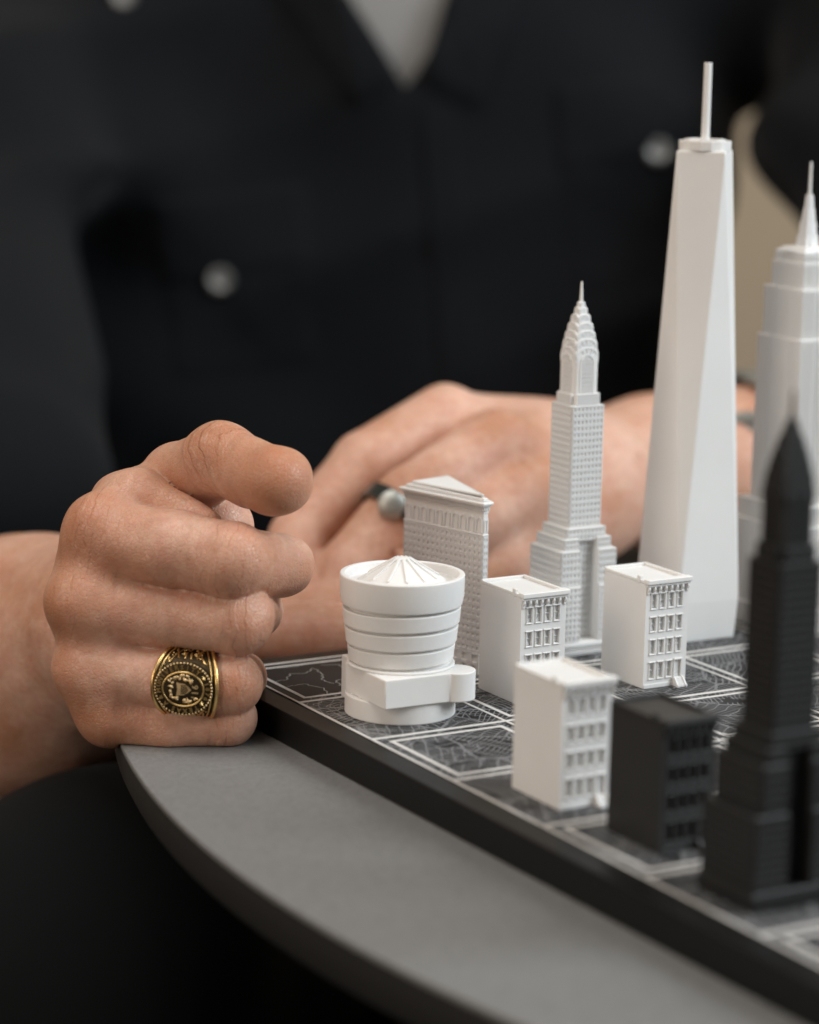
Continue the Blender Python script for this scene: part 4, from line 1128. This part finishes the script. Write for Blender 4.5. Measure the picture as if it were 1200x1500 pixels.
    for k in range(60):                                     # eagle, wreath and scroll as raised nuggets round the shield
        a = rs_.uniform(0, 6.28); r = rs_.uniform(.62, .92); p, q = .122 * r * math.cos(a), .102 * r * math.sin(a)
        if p > .05 and abs(q) < .05: continue
        s = rs_.uniform(.005, .011); e = rs_.uniform(0, 3.14)
        d = MB().lathe([(.001, -.004), (s, 0), (s * .6, s * .7), (.001, s * .9)], 6)
        orn.add([(p + x * math.cos(e) * 1.6 - y * math.sin(e), q + x * math.sin(e) * 1.6 + y * math.cos(e), dome(p, q) + z) for x, y, z in d.v], d.f)
    orn.xf(fr); stuff(orn.build('crest_relief', M_GOLD2, cr, smooth=60, weld=False))
    # shoulders: leaves, bars and beads above and below the crest
    so_ = MB()
    def on_band(p, th, h=.003): return (p, (RR + h) * math.sin(th), (RR + h) * math.cos(th))
    for sgn in (-1, 1):
        for k in range(120):
            th = sgn * rs_.uniform(.62, 1.9); p = rs_.uniform(-1, 1) * (hw(th) - .045)
            ct = on_band(p, th)
            if abs(th) < .95 and (p / EA) ** 2 + (math.sin(th) * RR / EB) ** 2 < 1.12: continue
            s = rs_.uniform(.0035, .0085)
            d = MB().lathe([(.001, -s), (s, 0), (.001, s)], 6)
            so_.add([(x + ct[0], y + ct[1], z + ct[2]) for x, y, z in d.v], d.f)
        for (p0, t0, p1, t1) in ((-.12, .72, -.03, 1.35), (.12, .72, .03, 1.35), (-.06, .85, -.10, 1.5), (.06, .85, .10, 1.5), (-.03, 1.35, .0, 1.15), (.03, 1.35, .0, 1.15), (-.02, .85, -.015, 1.1), (.02, .85, .015, 1.1)):
            A0, A1 = on_band(p0, sgn * t0), on_band(p1, sgn * t1)
            pts = [on_band(p0 + (p1 - p0) * u, sgn * (t0 + (t1 - t0) * u), .004) for u in np.linspace(0, 1, 6)]
            rg = [[(p_[0] + .0065 * math.cos(g), p_[1] + .0065 * math.sin(g) * .6, p_[2] + .0065 * math.sin(g)) for g in np.linspace(0, 6.283, 7)[:-1]] for p_ in pts]
            so_.loft(rg)
    so_.xf(fr); stuff(so_.build('shoulder_relief', M_GOLD, t, smooth=60, weld=False))
make_ring()

# ------------------------------------------------------------------ jewellery on the far hand
def hoop(mb, cen, axis, r, w, th, n=40):
    ax = np.array(axis, float); ax /= np.linalg.norm(ax); u = np.cross(ax, (0, 0, 1.0)); u /= np.linalg.norm(u); v = np.cross(ax, u)
    rg = []
    for i in range(n + 1):
        a = 2 * math.pi * i / n; d = u * math.cos(a) + v * math.sin(a)
        rg.append([tuple(np.array(cen) + d * (r + dr) + ax * dw) for dr, dw in ((0, -w), (th, -w * .8), (th, w * .8), (0, w))])
    mb.loft(rg, cap=False)
def world_mb(mb, origin):
    W = to_world(np.array(mb.v)) - np.array(origin); mb.v = [tuple(x) for x in W]; return mb
c_ = (1.385, 0.7236, -3.75); O = to_world(np.array([c_]))[0]
t2 = thing('finger_ring', 'blurred steel ring with pale stone on the far hand', 'ring', O)
mb = MB(); axr = np.array((1.521, 0.6466, -3.6)) - np.array((1.065, 0.1253, -3.4)); hoop(mb, np.array((1.434, 0.5437, -3.56)), axr, .312, .075, .025); world_mb(mb, O).build('band', M_DARKSTEEL, t2, smooth=50, weld=False)
mb = MB().lathe([(.001, -.04), (.09, -.04), (.115, .0), (.08, .03), (.03, .035), (.001, .035)], 20); mb.v = [(x + (1.383, 0.6348, -3.24)[0], y + (1.383, 0.6348, -3.24)[1], z + (1.383, 0.6348, -3.24)[2]) for x, y, z in mb.v]
world_mb(mb, O).build('stone', M_STEEL, t2, smooth=50)
c_ = (4.564, 1.107, -6.5); O = to_world(np.array([c_]))[0]
t3 = thing('wristwatch', 'blurred steel wristwatch on the far wrist between the white towers', 'watch', O)
axw = np.array((6.22, 0.9732, -7.8)) - np.array((3.7, 0.9447, -6))
mb = MB(); hoop(mb, np.array((4.604, 0.9553, -6.67)), axw, .86, .22, .06); world_mb(mb, O).build('bracelet', M_STEEL, t3, smooth=50, weld=False)
mb = MB().lathe([(.40, -.05), (.42, .02), (.36, .10), (.34, .10), (.32, .06), (.001, .06)], 40); q3 = (4.499, 1.051, -5.86); mb.v = [(x + q3[0], y + q3[1], z + q3[2]) for x, y, z in mb.v]
world_mb(mb, O).build('watch_case', M_STEEL, t3, smooth=40)
